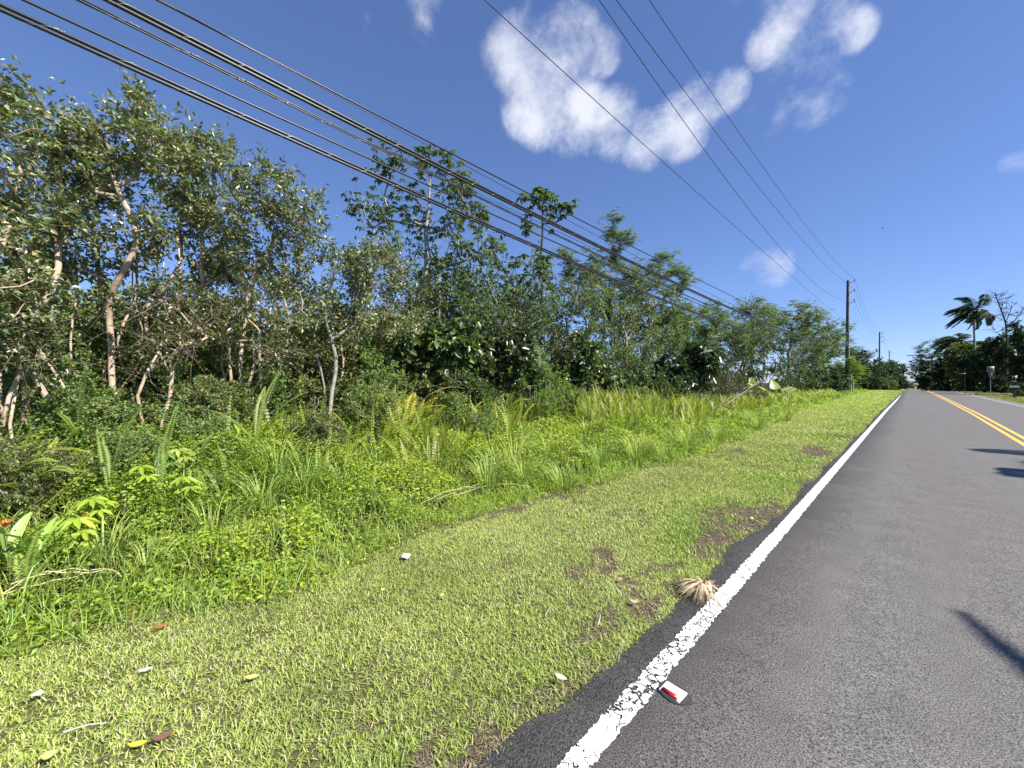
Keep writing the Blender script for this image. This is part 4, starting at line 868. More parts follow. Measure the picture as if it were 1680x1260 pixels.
cable(fitted([(1010, 0), (1112, 133), (1262, 329)], TX, tip1[1]), .011, 'middle power line, meeting the second arm of the nearest pole', GW['p'], 'power_line')
cable(fitted([(975, 0), (1058, 96), (1242, 362)], TX, tip1[2]), .011, 'left one of the three close power lines, meeting the lowest arm', GW['p'], 'power_line')
cable(fitted([(798, 0), (977, 162), (1167, 342), (1375, 515)], LX + .15, [b1[0] + .15, b1[1], zat(531, d1)]), .010, 'single power line crossing the hooked cloud alone', GW['p'], 'power_line')
for k, nm in enumerate(['highest', 'middle', 'lowest']):
    cable(span(tip1[k], tip2[k], 2.6), .012, nm + ' of three sagging lines between the first and second pole', GW['f'], 'power_line')
    if k < 2: cable(span(tip2[k], tip3[k], 1.8), .014, ['upper', 'lower'][k] + ' thin line from the second pole to the farthest pole', GW['f'], 'power_line')
cable(span([b1[0] + .15, b1[1], zat(531, d1)], [b2[0] + .1, b2[1], zat(562, d2)], 1.0), .01, 'faint line leaving the nearest pole at half height for the second pole', GW['f'], 'power_line')
cable(span(e(.1), [b2[0], b2[1], zat(592, d2)], 1.2), .03, 'thick low cable running from the nearest pole into the trees', GW['f'], 'telephone_cable')
x_, y_, d_ = place(1560, 9.); cable(span(tip2[2], [x_, y_, zat(556, d_)], .5), .012, 'thin wire crossing over the road from the second pole to the right trees', GW['f'], 'power_line')
x_, y_, d_ = place(1520, 10.); cable(span([b2[0], b2[1], zat(578, d2)], [x_, y_, zat(578, d_)], .3), .012, 'faint lower wire crossing over the road far away', GW['f'], 'power_line')

# steel guard posts by the pole
for px, h, lab in [(1396, 609, 'left'), (1399.5, 614, 'right')]:
    x, y = cam2w(px, 55.5 + (px > 1398)); g = float(gz(x, y)); a = Acc(); z = zat(h + 5, 56) - g; tube(a, [[0, 0, -.1], [0, 0, z - .06], [0, 0, z]], [.075, .075, .045], 12)
    tag(a.build('guard_post', STEEL, smooth=True), f'pale steel post beside the foot of the nearest utility pole, {lab} one of two', 'post', 'steel posts by the pole'); o = bpy.context.scene.objects[-1] if False else a and C.objects[-1]; o.location = (x, y, g)

# ------------------------------------------------------------------ right side of the road
RT = dict(rad=1.1, ntw=12, per=18, bark=DARKBARK, r_tip=.013, minh=1.0, basespread=.4)
def rtree(label, px, X, ells, seed, name='shade_tree', **k):
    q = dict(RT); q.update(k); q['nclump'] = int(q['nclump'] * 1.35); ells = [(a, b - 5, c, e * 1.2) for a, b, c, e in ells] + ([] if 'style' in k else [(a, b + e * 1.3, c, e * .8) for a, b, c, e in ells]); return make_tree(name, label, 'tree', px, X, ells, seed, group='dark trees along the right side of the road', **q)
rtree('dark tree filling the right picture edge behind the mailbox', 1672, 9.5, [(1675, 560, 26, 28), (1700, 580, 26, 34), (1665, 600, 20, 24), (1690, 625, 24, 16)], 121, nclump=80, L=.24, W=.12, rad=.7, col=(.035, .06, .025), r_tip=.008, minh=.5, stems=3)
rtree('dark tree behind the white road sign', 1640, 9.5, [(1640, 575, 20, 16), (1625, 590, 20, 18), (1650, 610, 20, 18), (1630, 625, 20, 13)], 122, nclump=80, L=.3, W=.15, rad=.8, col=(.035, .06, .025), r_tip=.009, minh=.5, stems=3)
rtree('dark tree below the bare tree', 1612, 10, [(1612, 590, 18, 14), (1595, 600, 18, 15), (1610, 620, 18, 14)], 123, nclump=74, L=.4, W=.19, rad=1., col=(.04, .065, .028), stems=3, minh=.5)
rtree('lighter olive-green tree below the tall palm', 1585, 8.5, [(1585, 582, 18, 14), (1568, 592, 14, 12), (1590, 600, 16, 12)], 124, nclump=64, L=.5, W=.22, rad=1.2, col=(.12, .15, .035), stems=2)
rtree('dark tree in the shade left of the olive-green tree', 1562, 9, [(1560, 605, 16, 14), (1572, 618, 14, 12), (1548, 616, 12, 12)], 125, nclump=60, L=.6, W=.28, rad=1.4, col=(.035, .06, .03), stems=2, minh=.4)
lay = dict(style='pinnate', per=3, flat=.25, bias=(0, 0, .05), rich=False)
rtree('layered flat-branched tree with horizontal foliage tiers stepping down to the road', 1532, 8.5, [(1538, 568, 18, 5), (1525, 577, 20, 5), (1518, 587, 18, 5), (1530, 597, 22, 6), (1512, 603, 14, 5), (1545, 585, 14, 8)], 126, nclump=80, L=1.1, rad=2.0, ntw=11, col=(.06, .09, .045), r_tip=.02, **lay)
rtree('tree with tiered branches overhanging the road vanishing point', 1515, 8.5, [(1512, 600, 14, 5), (1503, 608, 12, 5), (1497, 615, 9, 4), (1512, 616, 12, 6), (1505, 625, 12, 6)], 127, nclump=64, L=1.7, rad=2.8, ntw=11, col=(.05, .075, .045), r_tip=.035, **lay)
rtree('dark low tree left of the clipped round bush', 1535, 8., [(1530, 615, 14, 10), (1542, 622, 12, 10), (1520, 624, 12, 8)], 128, nclump=60, L=.8, W=.35, rad=1.7, col=(.04, .065, .035), minh=.3, stems=2)
rtree('far dark tree at the road end, right of the vanishing point', 1508, 6.2, [(1506, 627, 9, 6), (1514, 626, 8, 7)], 129, nclump=44, L=1.2, W=.5, rad=2., col=(.04, .06, .04), minh=.3)
rtree('second tree row behind the right-edge tree', 1690, 14, [(1690, 560, 30, 25), (1720, 580, 30, 30)], 130, nclump=50, L=.35, W=.17, rad=1.1, col=(.035, .06, .025))
rtree('deep shade tree between the road sign and the olive-green tree', 1600, 13, [(1605, 605, 22, 18), (1630, 600, 22, 20), (1580, 612, 18, 14)], 131, nclump=70, L=.55, W=.28, rad=1.5, col=(.03, .05, .022), minh=.3, stems=3)
# low shrubs
def rsh(label, px, X, ells, seed, **k):
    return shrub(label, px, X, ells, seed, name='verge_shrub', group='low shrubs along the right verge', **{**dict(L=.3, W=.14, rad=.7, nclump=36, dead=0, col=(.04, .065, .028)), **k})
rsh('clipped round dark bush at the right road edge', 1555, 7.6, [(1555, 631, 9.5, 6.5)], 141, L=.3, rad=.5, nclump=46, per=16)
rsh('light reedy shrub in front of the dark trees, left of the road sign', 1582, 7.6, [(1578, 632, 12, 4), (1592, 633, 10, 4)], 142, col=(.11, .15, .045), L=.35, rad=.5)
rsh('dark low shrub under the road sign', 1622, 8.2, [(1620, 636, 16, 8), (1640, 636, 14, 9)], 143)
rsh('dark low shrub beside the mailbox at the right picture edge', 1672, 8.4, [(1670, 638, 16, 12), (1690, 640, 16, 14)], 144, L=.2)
rsh('dark low shrub at the bend of the right road edge', 1535, 7.4, [(1532, 632, 8, 5), (1542, 632, 7, 5)], 145, L=.4)

def palm(px, X, topy, nf, Lf, label, seed, wind=.7, blow=PI + TH, drop=1.3, trunk=.2, azs=None, lf=.26):
    rr = np.random.default_rng(seed); x, y, d = place(px, X); g = float(gz(x, y)); H = zat(topy, d) - g; root = empty('palm_tree', (x, y, g), label, 'palm tree', 'coconut palms')
    t = Acc(); zz = np.linspace(0, 1, 14); tube(t, np.stack([-.4 * zz ** 2 * CT + .5 * (1 - zz) ** 2 * 0, -.4 * zz ** 2 * ST, zz * H], 1), trunk * (1.25 - .5 * zz) + .04 * (zz < .05) , 10); t.build('trunk', GREYBARK, root, smooth=True)
    top = np.array([-.4 * CT, -.4 * ST, H]); W_ = np.array([math.cos(blow), math.sin(blow), 0])
    for k in range(nf):
        az = k * 2.4 + rr.uniform(-.2, .2); el = rr.uniform(-.3, 1.35)
        if azs: az, el = azs[k]
        D = np.array([math.cos(az) * math.cos(el), math.sin(az) * math.cos(el), math.sin(el)]); q = top.copy(); v = D.copy(); K = 18; L_ = Lf * (1 if azs else rr.uniform(.8, 1.1)); P = [q]
        for j in range(K):
            v = v + W_ * wind * .11 + np.array([0, 0, -.085 * drop]); v /= np.linalg.norm(v); q = q + v * L_ / K; P.append(q)
        P = np.array(P); a = Acc(); tube(a, P, np.linspace(.04, .01, K + 1), 4, (.18, .17, .06))
        m = K * 4; u = np.linspace(.12, .99, m); idx = u * K; i0 = np.minimum(idx.astype(int), K - 1); fr = (idx - i0)[:, None]; B = P[i0] * (1 - fr) + P[i0 + 1] * fr; T = norm(P[i0 + 1] - P[i0]); S = norm(np.cross(T, [0, 0, 1.]))
        ln = L_ * lf * np.sin(PI * (u * .8 + .15)) ** .6; c = vary((.06, .095, .03), m, .2, .15, rr)
        for sg in (-1, 1):
            Dl = norm(S * sg * .75 + T * .6 + W_ * wind * .5 + np.array([0, 0, -.55]) + rr.normal(0, .08, (m, 3))); leaves(a, B, Dl, norm(np.cross(Dl, T) + .01), ln, .085, c, rich=True, fold=.1, droop=.15)
        a.build('frond', LEAF, root)
    return root
palm(1600, 9.2, 512, 32, 5.4, 'tall wind-blown coconut palm rising above the right trees', 151, wind=1.1)
palm(1578, 9.0, 560, 28, 6.0, 'shorter wind-blown palm left of the tall palm trunk', 152, wind=1.2)
palm(1466, -8.5, 600, 18, 6.0, 'drooping palm with yellowish fronds behind the second utility pole', 153, wind=.9, drop=1.8)
palm(1612, 11., 566, 10, 3., 'small ragged palm just right of the tall palm trunk', 154, wind=1.)

# bare tree
def bare(px, X, label, seed):
    rr = np.random.default_rng(seed); x, y, d = place(px, X); g = float(gz(x, y)); k = d / F; a = Acc()
    def P(qx, qy, f=0.): xx, yy = cam2w(qx, d + f); return np.array([xx - x, yy - y, zat(qy, d) - g])
    limbs = [([(1651, 620), (1652, 560), (1650, 530), (1643, 510), (1636, 492), (1632, 482)], .26), ([(1650, 528), (1657, 512), (1660, 503), (1668, 497)], .11), ([(1651, 534), (1665, 526), (1676, 514), (1680, 506)], .12), ([(1643, 510), (1645, 498), (1642, 483)], .08),
             ([(1650, 530), (1640, 524), (1628, 520)], .05), ([(1648, 522), (1652, 510), (1651, 500)], .05), ([(1636, 492), (1630, 488)], .04), ([(1666, 525), (1669, 517), (1668, 512)], .04), ([(1652, 556), (1640, 551), (1634, 545), (1628, 541)], .05), ([(1643, 505), (1648, 494), (1650, 489)], .04), ([(1640, 500), (1638, 488), (1634, 478)], .04)]
    for q, r0 in limbs:
        ff = rr.uniform(-2, 2); pts = [P(u, v, ff * j / len(q)) for j, (u, v) in enumerate(q)]; r0 *= .5; tube(a, pts, np.linspace(r0, r0 * .35, len(pts)), 7, cap=False)
        for j in range(1, len(pts)):
            for _ in range(4):
                b = pts[j] * .7 + pts[j - 1] * .3; v = norm(rr.normal(size=3) * [1, 1, .6] + [0, 0, .8]); l = rr.uniform(.6, 1.8); tube(a, [b, b + v * l * .5 + rr.normal(0, .08, 3), b + v * l], [.03, .02, .008], 4, cap=False)
    return tag(a.build('bare_tree', DARKBARK, smooth=True), label, 'tree'), (x, y, g)
o, l = bare(1652, 9.5, 'leafless grey tree with forked twigs right of the tall palm', 161); o.location = l

# out-of-frame palm and branches whose shade falls on the road
for (sx, sy, h, seed, lab) in [((1900), 0, 0, 0, None)]: pass
SUN_AZ = math.atan2(.30, 1.0); SUN_EL = R(46)
sd = np.array([math.cos(SUN_AZ), math.sin(SUN_AZ)])
def caster(gx, gy, h, seed, label, nf=13, Lf=3.6, azs=None, wind=.5, lf=.26, drop=1.3):
    x = gx + sd[0] * h / math.tan(SUN_EL); y = gy + sd[1] * h / math.tan(SUN_EL)
    # same palm builder, placed directly
    global place
    keep = place
    dd = -x * ST + y * CT
    def fake(px, X): return x, y, dd
    place = fake
    o = palm(0, 0, HY - (h - HEYE) * F / dd, nf, Lf, label, seed, wind=wind, azs=azs, lf=lf, drop=drop); place = keep
    return o
caster(2.97, 1.82, 7.5, 171, 'palm on the right verge beside the camera, outside the picture, shading the near road', nf=9, Lf=3.9, wind=0, lf=.045, drop=.6, azs=[(R(129), .5)] + [(R(-120 + 20 * q), .2 + .1 * (q % 3)) for q in range(8)])
caster(3.7, 11.4, 8.0, 172, 'palm outside the picture at right, throwing feathery shade on the middle of the road')
caster(5.2, 15.6, 8.5, 173, 'palm outside the picture at right, throwing the farther feathery shade')

# road sign, marker plate, mailbox
SHADED_WHITE = simple_mat('shaded_sign_white', (.24, .255, .26), .5, .4, nscale=9, namt=.12); BLACK = simple_mat('black_paint', (.03, .03, .03), .5)  # sign plates coloured greyer than white to carry the shade they hang in
def plate(acc, c, w, h, t=.012): box(acc, c, (w, t, h))
x, y, d = place(1625, 6.9); g = float(gz(x, y)); zt = zat(601, d) - g
root = empty('road_sign', (x, y, g), 'white rectangular road sign with a small plate beneath, against the dark right trees', 'road sign')
a = Acc(); tube(a, [[0, .03, -.2], [0, .03, zt]], .03, 8); a.build('post', STEEL, root)
s = d / F; a = Acc(); plate(a, [0, 0, zt - 5 * s], 8 * s, 10 * s); p_ = a.build('sign_plate', SHADED_WHITE, root); a = Acc(); plate(a, [0, 0, zt - 14 * s], 4 * s, 7 * s); q_ = a.build('lower_plate', SHADED_WHITE, root)
a = Acc()
for u, v, w, h in [(-2.5, -3, 4, .9), (2.5, -3.2, 4, .8), (-2.8, -5.4, 2, 1.6), (.2, -5.6, 2.4, 1.8), (3.4, -5.2, 2, 1.8), (0, -8, 7, .8)]: box(a, [u * s * .62, -.009, zt + v * s], (w * s * .62, .004, h * s))
a.build('lettering', BLACK, p_)
a = Acc()
for u, v, w, h in [(-1.2, -12.6, 1.2, 1.6), (1.2, -12.6, 1.2, 1.6), (0, -15.6, 3.2, .9)]: box(a, [u * s * .62, -.009, zt + v * s], (w * s * .62, .004, h * s))
a.build('lettering', BLACK, q_)
x, y, d = place(1583, 7.0); g = float(gz(x, y)); s = d / F
root = empty('marker_sign', (x, y, g), 'thin pale post with a narrow crosswise plate left of the white road sign', 'road sign')
a = Acc(); tube(a, [[0, 0, -.1], [0, 0, zat(603, d) - g]], .032, 8); a.build('post', POLE, root); a = Acc(); box(a, [-3 * s, -.06, zat(613, d) - g], (8 * s, .03, 1.4 * s)); a.build('sign_plate', SHADED_WHITE, root)
x, y, d = place(1664, 7.3); g = float(gz(x, y)); s = d / F
root = empty('mailbox', (x, y, g), 'grey mailbox on a wooden post at the right picture edge', 'mailbox')
a = Acc(); box(a, [0, 0, .5], (.1, .1, 1.1)); a.build('post', POLE, root)
a = Acc(); th = np.linspace(0, PI, 9); prof = [(-.09, 0)] + [(-.09 * math.cos(q), .11 + .09 * math.sin(q)) for q in th] + [(.09, 0)]
V = [[sx, p0, 1.06 + p1_] for sx in (-.32, .32) for p0, p1_ in prof]; n = len(prof)
a.add(V, [[i, (i + 1) % n, (i + 1) % n + n, i + n] for i in range(n)]); a.add(V[:n], [list(range(n))]); a.add(V[n:], [list(range(n))[::-1]]); a.build('box', STEEL, root)

# distant house at the end of the road
x, y = cam2w(1491.5, 330); g = float(gz(x, y)); root = empty('house', (x, y, g), 'tiny distant house with a grey-green roof at the end of the road', 'house')
a = Acc(); box(a, [0, 0, 3], (6.4, 7, 6.4)); w_ = a.build('wall', simple_mat('muted_wall_paint', (.19, .15, .16), .8, nscale=2, namt=.3), root)
a = Acc(); V = [[-4, -4.2, 6.0], [4, -4.2, 6.0], [4, 4.2, 6.0], [-4, 4.2, 6.0], [-2.6, 0, 8.0], [2.6, 0, 8.0]]; a.add(V, [[0, 1, 5, 4], [2, 3, 4, 5]]); a.add(V, [[1, 2, 5], [3, 0, 4]]); a.add(V[:4], [[3, 2, 1, 0]]); a.build('roof', simple_mat('grey_green_roof', (.26, .31, .29), .7), root)
for dx in (-1.7, 1.7):
    a = Acc(); box(a, [dx, -3.53, 3.9], (1.3, .08, 1.3)); a.build('window', BLACK, root)

# ------------------------------------------------------------------ small things on the verge and road
# raised pavement marker
p = at(1104, 1131, .03); p[2] = road_z(p[0], p[1]); root = empty('pavement_marker', p, 'white raised pavement marker with a red reflector beside the white edge line', 'road marker'); root.rotation_euler = (0, 0, R(-4)); root.scale = (1.06, 1.06, 1.06)
a = Acc(); t = np.linspace(0, 2 * PI, 33)[:-1]; rx, ry_ = .086, .064
V = [[rx * math.cos(q) * (1 + .05 * math.sin(3 * q)) + .008, ry_ * math.sin(q) * (1 + .04 * math.cos(5 * q)), zz] for zz in (0.0, .0045) for q in t]; n = len(t)
a.add(V, [[i, (i + 1) % n, (i + 1) % n + n, i + n] for i in range(n)]); a.add(V[n:], [list(range(n))]); a.build('adhesive_pad', simple_mat('bitumen', (.07, .065, .06), .45, nscale=40, namt=.4), root)
def frustum(acc, w0, l0, w1, l1, z0, z1, c=(0, 0)):
    V = [[sx * w0 / 2 + c[0], sy * l0 / 2 + c[1], z0] for sx, sy in ((-1, -1), (1, -1), (1, 1), (-1, 1))] + [[sx * w1 / 2 + c[0], sy * l1 / 2 + c[1], z1] for sx, sy in ((-1, -1), (1, -1), (1, 1), (-1, 1))]
    acc.add(V, [[0, 1, 5, 4], [1, 2, 6, 5], [2, 3, 7, 6], [3, 0, 4, 7], [4, 5, 6, 7]])
a = Acc(); frustum(a, .112, .092, .112, .090, .004, .009); frustum(a, .112, .090, .094, .042, .0092, .024)
MW = simple_mat('marker_white', (.82, .79, .70), .45, .4, nscale=50, namt=.12); b_ = a.build('body', MW, root)
bm = b_.modifiers.new('bevel', 'BEVEL'); bm.width = .003; bm.segments = 2; bm.limit_method = 'ANGLE'
a = Acc(); V = [[-.044, -.0452, .0115], [.044, -.0452, .0115], [.038, -.0262, .0232], [-.038, -.0262, .0232]]; V += [[u, v - .0022, w + .0012] for u, v, w in V]
a.add(V, [[4, 5, 6, 7], [0, 1, 5, 4], [1, 2, 6, 5], [2, 3, 7, 6], [3, 0, 4, 7]]); a.build('reflector', simple_mat('red_reflector', (.5, .02, .03), .25, .6, nscale=90, namt=.35), root)

# dry palm husk fan at the road edge
p = at(1157, 968, .02); p[2] = float(gz(p[0], p[1])) + .03; rr = np.random.default_rng(181); a = Acc(); c0 = Acc()
for k in range(140):
    th = R(rr.normal(203, 30)) + TH; L_ = rr.uniform(.12, .28) * (1.1 if abs(math.cos(th - TH - R(200))) > .6 else .8); P = []; z0 = rr.uniform(0, .07); b = rr.normal(0, .35)
    for j in range(7):
        t = j / 6; aa = th + b * t; P.append(p + [math.cos(aa) * L_ * t, math.sin(aa) * L_ * t, z0 * math.sin(PI * min(1, t * 1.05)) + .03 * (1 - t) - .02 * t])
    P = np.array(P); S = np.array([-math.sin(th), math.cos(th), 0]); wd = rr.uniform(.004, .010); V = []
    for j, q in enumerate(P): w = wd * (1 - (j / 6) ** 3) + .0006; V += [q - S * w, q + S * w + [0, 0, .004]]
    a.add(V, [[2 * j, 2 * j + 1, 2 * j + 3, 2 * j + 2] for j in range(6)], vary((.66, .52, .33), 1, .2, .06, rr)[0])
for k in range(22):
    th = R(rr.uniform(-60, 60)) + TH; L_ = rr.uniform(.05, .12); q = p + [math.cos(th) * L_, math.sin(th) * L_, rr.uniform(.0, .07)]
    tube(a, [p + [0, 0, .03], (p + q) / 2 + [0, 0, .02], q], [.006, .005, .002], 4, vary((.48, .33, .18), 1, .2, .06, rr)[0])
tag(a.build('dry_palm_frond', STRAW, origin=p), 'dry straw-coloured fan of a palm frond lying against the white edge line', 'dead frond')

def litter(name, px, py, pts, col, label, cat, thick=.004, rz=0, up=.02, mat=None):
    p = at(px, py, .03); p[2] = float(gz(p[0], p[1])) + up; a = Acc(); n = len(pts); cs, sn = math.cos(rz + TH), math.sin(rz + TH)
    V = []
    for s in (0, thick):
        for (u, v, w) in pts: u, v, w = u * .8, v * .8, w * .8; V.append([u * cs - v * sn, u * sn + v * cs, w + s])
    a.add(V, [list(range(n))[::-1]], col); a.add(V, [[i + n for i in range(n)]], col)
    a.add(V, [[i, (i + 1) % n, (i + 1) % n + n, i + n] for i in range(n)], col)
    o = tag(a.build(name, mat or PLAIN), label, cat); o.location = p; return o
def leafpts(L, W, curl=.01):
    t = np.linspace(0, 1, 7); up_ = [(L * (q - .5), W * .5 * math.sin(PI * q) ** .8, curl * (2 * q - 1) ** 2 + .008 * math.sin(PI * q)) for q in t]; dn = [(L * (q - .5), -W * .5 * math.sin(PI * q) ** .8, curl * (2 * q - 1) ** 2) for q in t[1:-1][::-1]]
    return up_ + dn
litter('paper_scrap', 60, 1142, [(-.032, -.012, .01), (-.01, -.018, .018), (.03, -.004, .012), (.036, .014, .02), (.004, .018, .03), (-.026, .006, .012)], (.72, .70, .66), 'crumpled white paper scrap on the grass at the lower left', 'litter', up=.028)
litter('tissue_scrap', 667, 914, [(-.05, -.03, .01), (.02, -.04, .0), (.055, .0, .03), (.03, .035, .02), (-.045, .03, .03)], (.75, .75, .74), 'white tissue scrap at the edge of the ground cover', 'litter', up=.03)
litter('fallen_leaf', 225, 1222, leafpts(.10, .026), (.62, .50, .05), 'bright yellow narrow fallen leaf near the bottom edge', 'leaf', rz=.25, up=.03)
litter('fallen_leaf', 80, 1240, leafpts(.07, .05), (.62, .44, .16), 'tan orange rounded fallen leaf in the lower left corner', 'leaf', rz=.5, up=.03)
litter('fallen_leaf', 413, 1112, leafpts(.10, .026), (.60, .48, .16), 'pale yellow fallen leaf on the mown grass left of centre', 'leaf', rz=.3, up=.032)
litter('fallen_leaf', 266, 1207, leafpts(.11, .04, .02), (.16, .09, .06), 'curled dark brown fallen leaf right of the bright yellow leaf', 'leaf', rz=.5, up=.02)
litter('fallen_leaf', 262, 1029, leafpts(.10, .03, .015), (.33, .10, .05), 'reddish brown fallen leaf at the edge of the ground cover', 'leaf', rz=.6, up=.03)
litter('fallen_leaf', 238, 1100, leafpts(.09, .018), (.60, .54, .46), 'pale whitish slim fallen leaf left of centre on the mown grass', 'leaf', rz=.5, up=.03)
litter('fallen_leaf', 1040, 988, leafpts(.09, .04, .015), (.50, .34, .20), 'tan fallen leaf left of the dry palm frond', 'leaf', rz=-.5, up=.03)
litter('fallen_leaf', 1017, 951, leafpts(.06, .04, .015), (.42, .27, .17), 'small brown fallen leaf above the tan leaf', 'leaf', rz=-.1, up=.03)
litter('fallen_leaf', 920, 1115, leafpts(.10, .04, .01), (.56, .46, .32), 'faded beige fallen leaf in the lush grass near the asphalt', 'leaf', rz=-.6, up=.04)
litter('fallen_leaf', 725, 978, leafpts(.05, .02, .01), (.6, .5, .1), 'tiny yellow fallen leaf in the middle of the mown grass', 'leaf', rz=.3, up=.035)
litter('fallen_leaf', 628, 969, leafpts(.04, .03, .01), (.58, .52, .08), 'tiny round yellow leaf below the tissue scrap', 'leaf', rz=.3, up=.035)
litter('pebble', 1233, 848, [(-.02, -.012, 0), (.0, -.018, .006), (.022, -.006, .0), (.018, .012, .01), (-.012, .014, .006)], (.7, .68, .66), 'small white pebble on the bare dirt beside the edge line', 'stone', thick=.012, up=.004)
def stick(px0, py0, px1, py1, r0, col, label, name='twig', up=.03):
    A_, B_ = at(px0, py0, .03), at(px1, py1, .03); m = (A_ + B_) / 2 + [.0, .01, .012]; a = Acc(); pts = np.array([A_, A_ * .5 + m * .5, m, B_ * .5 + m * .5, B_]); pts[:, 2] = gz(pts[:, 0], pts[:, 1]) + up + [0, .004, .008, .004, 0]
    tube(a, pts, np.linspace(r0, r0 * .5, 5), 6, col); tag(a.build(name, PLAIN, smooth=True, origin=A_), label, 'twig', '')
stick(104, 1201, 175, 1186, .0035, (.6, .58, .54), 'straight pale stick lying on the grass above the bright yellow leaf')
stick(160, 1247, 185, 1243, .006, (.12, .08, .06), 'short dark stick at the bottom edge left of the bright yellow leaf')
stick(981, 1026, 985, 1008, .004, (.55, .5, .45), 'short pale upright stick in the grass left of the dry palm frond')
def stalks(specs, label):
    a = Acc(); rr = np.random.default_rng(7)
    for (q, up) in specs:
        P = np.array([at_cover(px, py) for px, py in q]); P[:, 2] += .03 + .02 * np.sin(np.arange(len(q)))
        t = np.linspace(0, len(q) - 1, 14); P = np.stack([np.interp(t, range(len(q)), P[:, k]) for k in range(3)], 1) + rr.normal(0, .006, (14, 3)); tube(a, P, .0045, 5, (.55, .47, .28))
    tag(a.build('dry_stalk', STRAW, smooth=True), label, 'dead stalks', '')
stalks([([(-10, 990), (40, 960), (110, 942), (185, 940), (200, 950)], .26), ([(0, 985), (50, 972), (120, 955), (175, 940)], .24), ([(20, 965), (70, 948), (150, 950)], .25)], 'long dry vine stalks lying across the green ground cover at far left')
stalks([([(690, 830), (730, 812), (780, 800), (840, 796)], .22), ([(745, 818), (790, 804), (830, 798), (870, 802)], .2), ([(720, 822), (760, 806), (800, 803)], .22)], 'pale dry grass stalks arching at the edge of the ground cover near centre')
# tiny yellow flowers
a = Acc(); rr = np.random.default_rng(9); k = 0
pts = [(440, 905), (452, 902), (455, 908), (488, 900), (482, 912), (543, 896), (18, 1001), (12, 998), (640, 905), (25, 940), (345, 965), (600, 880)]
for px, py in pts:
    q = at_cover(px, py); q[2] += .03; th = np.arange(6) * PI / 3; D = np.stack([np.cos(th), np.sin(th), .5 + 0 * th], 1)
    f = Acc(); leaves(f, np.tile([0, 0, 0.], (6, 1)), D, np.tile([0, 0, 1.], (6, 1)), .016, .012, np.tile([.75, .55, .03], (6, 1)), droop=0)
    o = tag(f.build('yellow_flower', LEAF), 'tiny yellow daisy-like flower on the green ground cover', 'flower', 'tiny yellow flowers dotted in the ground cover'); o.location = [float(v) for v in q]

# a bird far up in the clear sky
x, y = cam2w(1448, 70); a = Acc(); B = np.array([x, y, zat(374.5, 70)])
tube(a, [[-.2, 0, 0], [-.1, 0, .01], [0, 0, .02], [.12, 0, .02], [.2, 0, 0]], [.01, .045, .055, .04, .01], 8)
a.add([[-.05, 0, .02], [.1, 0, .02], [.05, .22, .08], [-.02, .4, .03], [-.08, .2, .07]], [[0, 1, 2, 3, 4]]); a.add([[-.05, 0, .02], [.1, 0, .02], [.05, -.22, .08], [-.02, -.4, .03], [-.08, -.2, .07]], [[0, 4, 3, 2, 1]])
o = tag(a.build('bird', BLACK), 'tiny dark bird flying in the clear sky left of the palm', 'bird'); o.location = B; o.rotation_euler = (0, 0, TH)

# ------------------------------------------------------------------ sky, sun, camera
w = bpy.data.worlds.new('World'); bpy.context.scene.world = w; w.use_nodes = True; nt = w.node_tree; ns, lk = nt.nodes, nt.links; ns.clear()
sky = N(nt, 'ShaderNodeTexSky', sky_type='NISHITA', sun_disc=False, sun_elevation=SUN_EL, sun_rotation=PI / 2 - SUN_AZ, altitude=1500.0, air_density=1.0, dust_density=.0, ozone_density=3.0)
tint = N(nt, 'ShaderNodeMix', data_type='RGBA', blend_type='MULTIPLY'); tint.inputs[0].default_value = 1; tint.inputs[7].default_value = (.84, 1.0, 1.42, 1); gam = N(nt, 'ShaderNodeGamma'); gam.inputs[1].default_value = .77; lk.new(sky.outputs[0], gam.inputs[0]); lk.new(gam.outputs[0], tint.inputs[6])
geo = N(nt, 'ShaderNodeNewGeometry'); tcw = N(nt, 'ShaderNodeTexCoord'); dirv = tcw.outputs['Generated']
def dir_of(px, py):
    v = np.array([(px - 840) / F * CT - ST, (px - 840) / F * ST + CT, (HY - py) / F]); return v / np.linalg.norm(v)
nA = N(nt, 'ShaderNodeTexNoise', i_Scale=5.5, i_Detail=12.0, i_Roughness=.66, i_Distortion=.3); nB = N(nt, 'ShaderNodeTexNoise', i_Scale=11.0, i_Detail=8.0, i_Roughness=.6, i_Distortion=.15)
lk.new(dirv, nA.inputs['Vector']); lk.new(dirv, nB.inputs['Vector'])
blobs = [(840, 85, 62, 1), (880, 115, 76, 1), (935, 75, 62, .9), (985, 85, 42, .75), (885, 175, 66, .95), (945, 195, 62, 1), (1005, 205, 56, 1), (1060, 225, 52, 1), (1110, 205, 62, .95), (1150, 165, 52, .9), (1190, 148, 42, .9), (1065, 250, 34, .7), (850, 30, 40, .35),
         (1290, 15, 62, 1), (1262, 65, 48, .85), (1345, 35, 60, .7), (1400, 50, 42, .52), (1310, 130, 64, .62), (1340, 165, 56, .5), (1265, 190, 50, .42), (1200, 20, 45, .42), (700, -14, 70, .6), (690, 40, 50, .4), (615, 40, 30, .3), (1265, 440, 40, .62), (1240, 436, 30, .5), (1425, 436, 34, .22),
         (1668, 270, 30, .7), (1625, 340, 26, .3), (740, 405, 40, .3), (1484, 612, 30, .6), (-60, 560, 90, .5), (1700, 300, 60, .4)]
acc_ = None
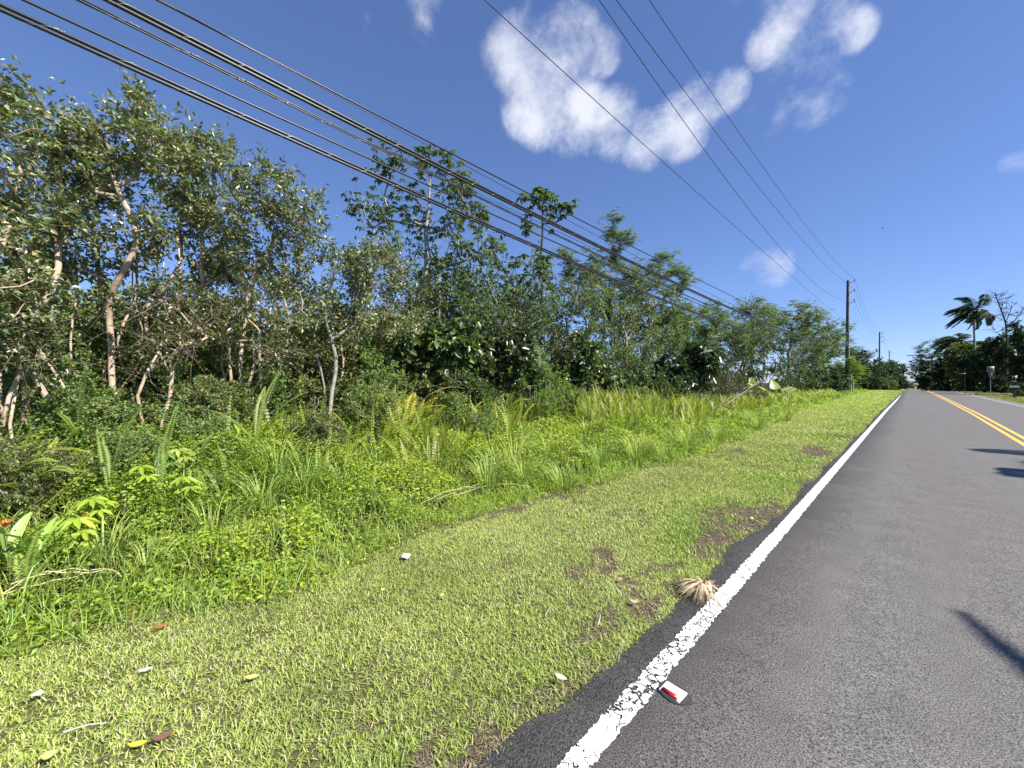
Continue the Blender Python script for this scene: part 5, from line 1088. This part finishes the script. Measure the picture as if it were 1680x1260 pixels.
for px, py, rr_, wt in blobs:
    dv = dir_of(px, py); ang = math.acos(min(1, float(np.dot(dv, dir_of(px + rr_, py)))) ) * .5 + math.acos(min(1, float(np.dot(dv, dir_of(px, py + rr_))))) * .5
    dt = N(nt, 'ShaderNodeVectorMath', operation='DOT_PRODUCT'); dt.inputs[1].default_value = [float(q) for q in dv]; lk.new(dirv, dt.inputs[0])
    mr = N(nt, 'ShaderNodeMapRange', interpolation_type='SMOOTHSTEP'); mr.inputs[1].default_value = math.cos(ang * 1.3); mr.inputs[2].default_value = math.cos(ang * .1) ; mr.inputs[3].default_value = 0; mr.inputs[4].default_value = wt
    lk.new(dt.outputs['Value'], mr.inputs[0])
    if acc_ is None: acc_ = mr.outputs[0]
    else:
        mxn = N(nt, 'ShaderNodeMath', operation='SMOOTH_MAX'); mxn.inputs[2].default_value = .12; lk.new(acc_, mxn.inputs[0]); lk.new(mr.outputs[0], mxn.inputs[1]); acc_ = mxn.outputs[0]
s1_ = N(nt, 'ShaderNodeMath', operation='MULTIPLY_ADD'); lk.new(nA.outputs[0], s1_.inputs[0]); s1_.inputs[1].default_value = 2.7; s1_.inputs[2].default_value = -1.32
s2_ = N(nt, 'ShaderNodeMath', operation='MULTIPLY_ADD'); lk.new(nB.outputs[0], s2_.inputs[0]); s2_.inputs[1].default_value = 1.7; s2_.inputs[2].default_value = -.85
s3_ = N(nt, 'ShaderNodeMath', operation='ADD'); lk.new(s1_.outputs[0], s3_.inputs[0]); lk.new(s2_.outputs[0], s3_.inputs[1])
# noise only acts where a cloud patch is
s4_ = N(nt, 'ShaderNodeMapRange'); s4_.inputs[2].default_value = .35; lk.new(acc_, s4_.inputs[0])
s5_ = N(nt, 'ShaderNodeMath', operation='MULTIPLY'); lk.new(s3_.outputs[0], s5_.inputs[0]); lk.new(s4_.outputs[0], s5_.inputs[1])
s6_ = N(nt, 'ShaderNodeMath', operation='ADD'); lk.new(s5_.outputs[0], s6_.inputs[0]); lk.new(acc_, s6_.inputs[1])
al = N(nt, 'ShaderNodeMapRange', interpolation_type='SMOOTHSTEP'); al.inputs[1].default_value = .2; al.inputs[2].default_value = 1.65; al.inputs[4].default_value = .93; lk.new(s6_.outputs[0], al.inputs[0])
cm = N(nt, 'ShaderNodeMix', data_type='RGBA'); CL = 5.9; cm.inputs[7].default_value = (CL * .93, CL * .96, CL * 1.06, 1)
lk.new(al.outputs[0], cm.inputs[0]); lk.new(tint.outputs[2], cm.inputs[6])
bg = N(nt, 'ShaderNodeBackground', i_Strength=.091); lk.new(cm.outputs[2], bg.inputs[0]); wo = N(nt, 'ShaderNodeOutputWorld'); lk.new(bg.outputs[0], wo.inputs[0])

sun = bpy.data.lights.new('sun', 'SUN'); sun.energy = 4.9; sun.angle = R(.5); sun.color = (1, .955, .88); so = bpy.data.objects.new('sun', sun); C.objects.link(so)
so.rotation_euler = Vector((-math.cos(SUN_AZ) * math.cos(SUN_EL), -math.sin(SUN_AZ) * math.cos(SUN_EL), -math.sin(SUN_EL))).to_track_quat('-Z', 'Y').to_euler()
cam = bpy.data.cameras.new('camera'); co = bpy.data.objects.new('camera', cam); C.objects.link(co); bpy.context.scene.camera = co
cam.sensor_fit = 'HORIZONTAL'; cam.sensor_width = 36; cam.lens = 36 * F / 1680; cam.clip_start = .05; cam.clip_end = 5000; cam.shift_y = -(630 - HY) / 1680
co.location = (0, 0, HEYE); co.rotation_euler = (R(90), 0, TH)
sc = bpy.context.scene
sc.view_settings.view_transform = 'Standard'; sc.view_settings.look = 'None'; sc.view_settings.exposure = .95; sc.view_settings.gamma = 1
sc.cycles.max_bounces = 8; sc.cycles.diffuse_bounces = 5; sc.cycles.glossy_bounces = 2; sc.cycles.transmission_bounces = 3; sc.cycles.transparent_max_bounces = 6
sc.cycles.caustics_reflective = False; sc.cycles.caustics_refractive = False; sc.cycles.sample_clamp_indirect = 6
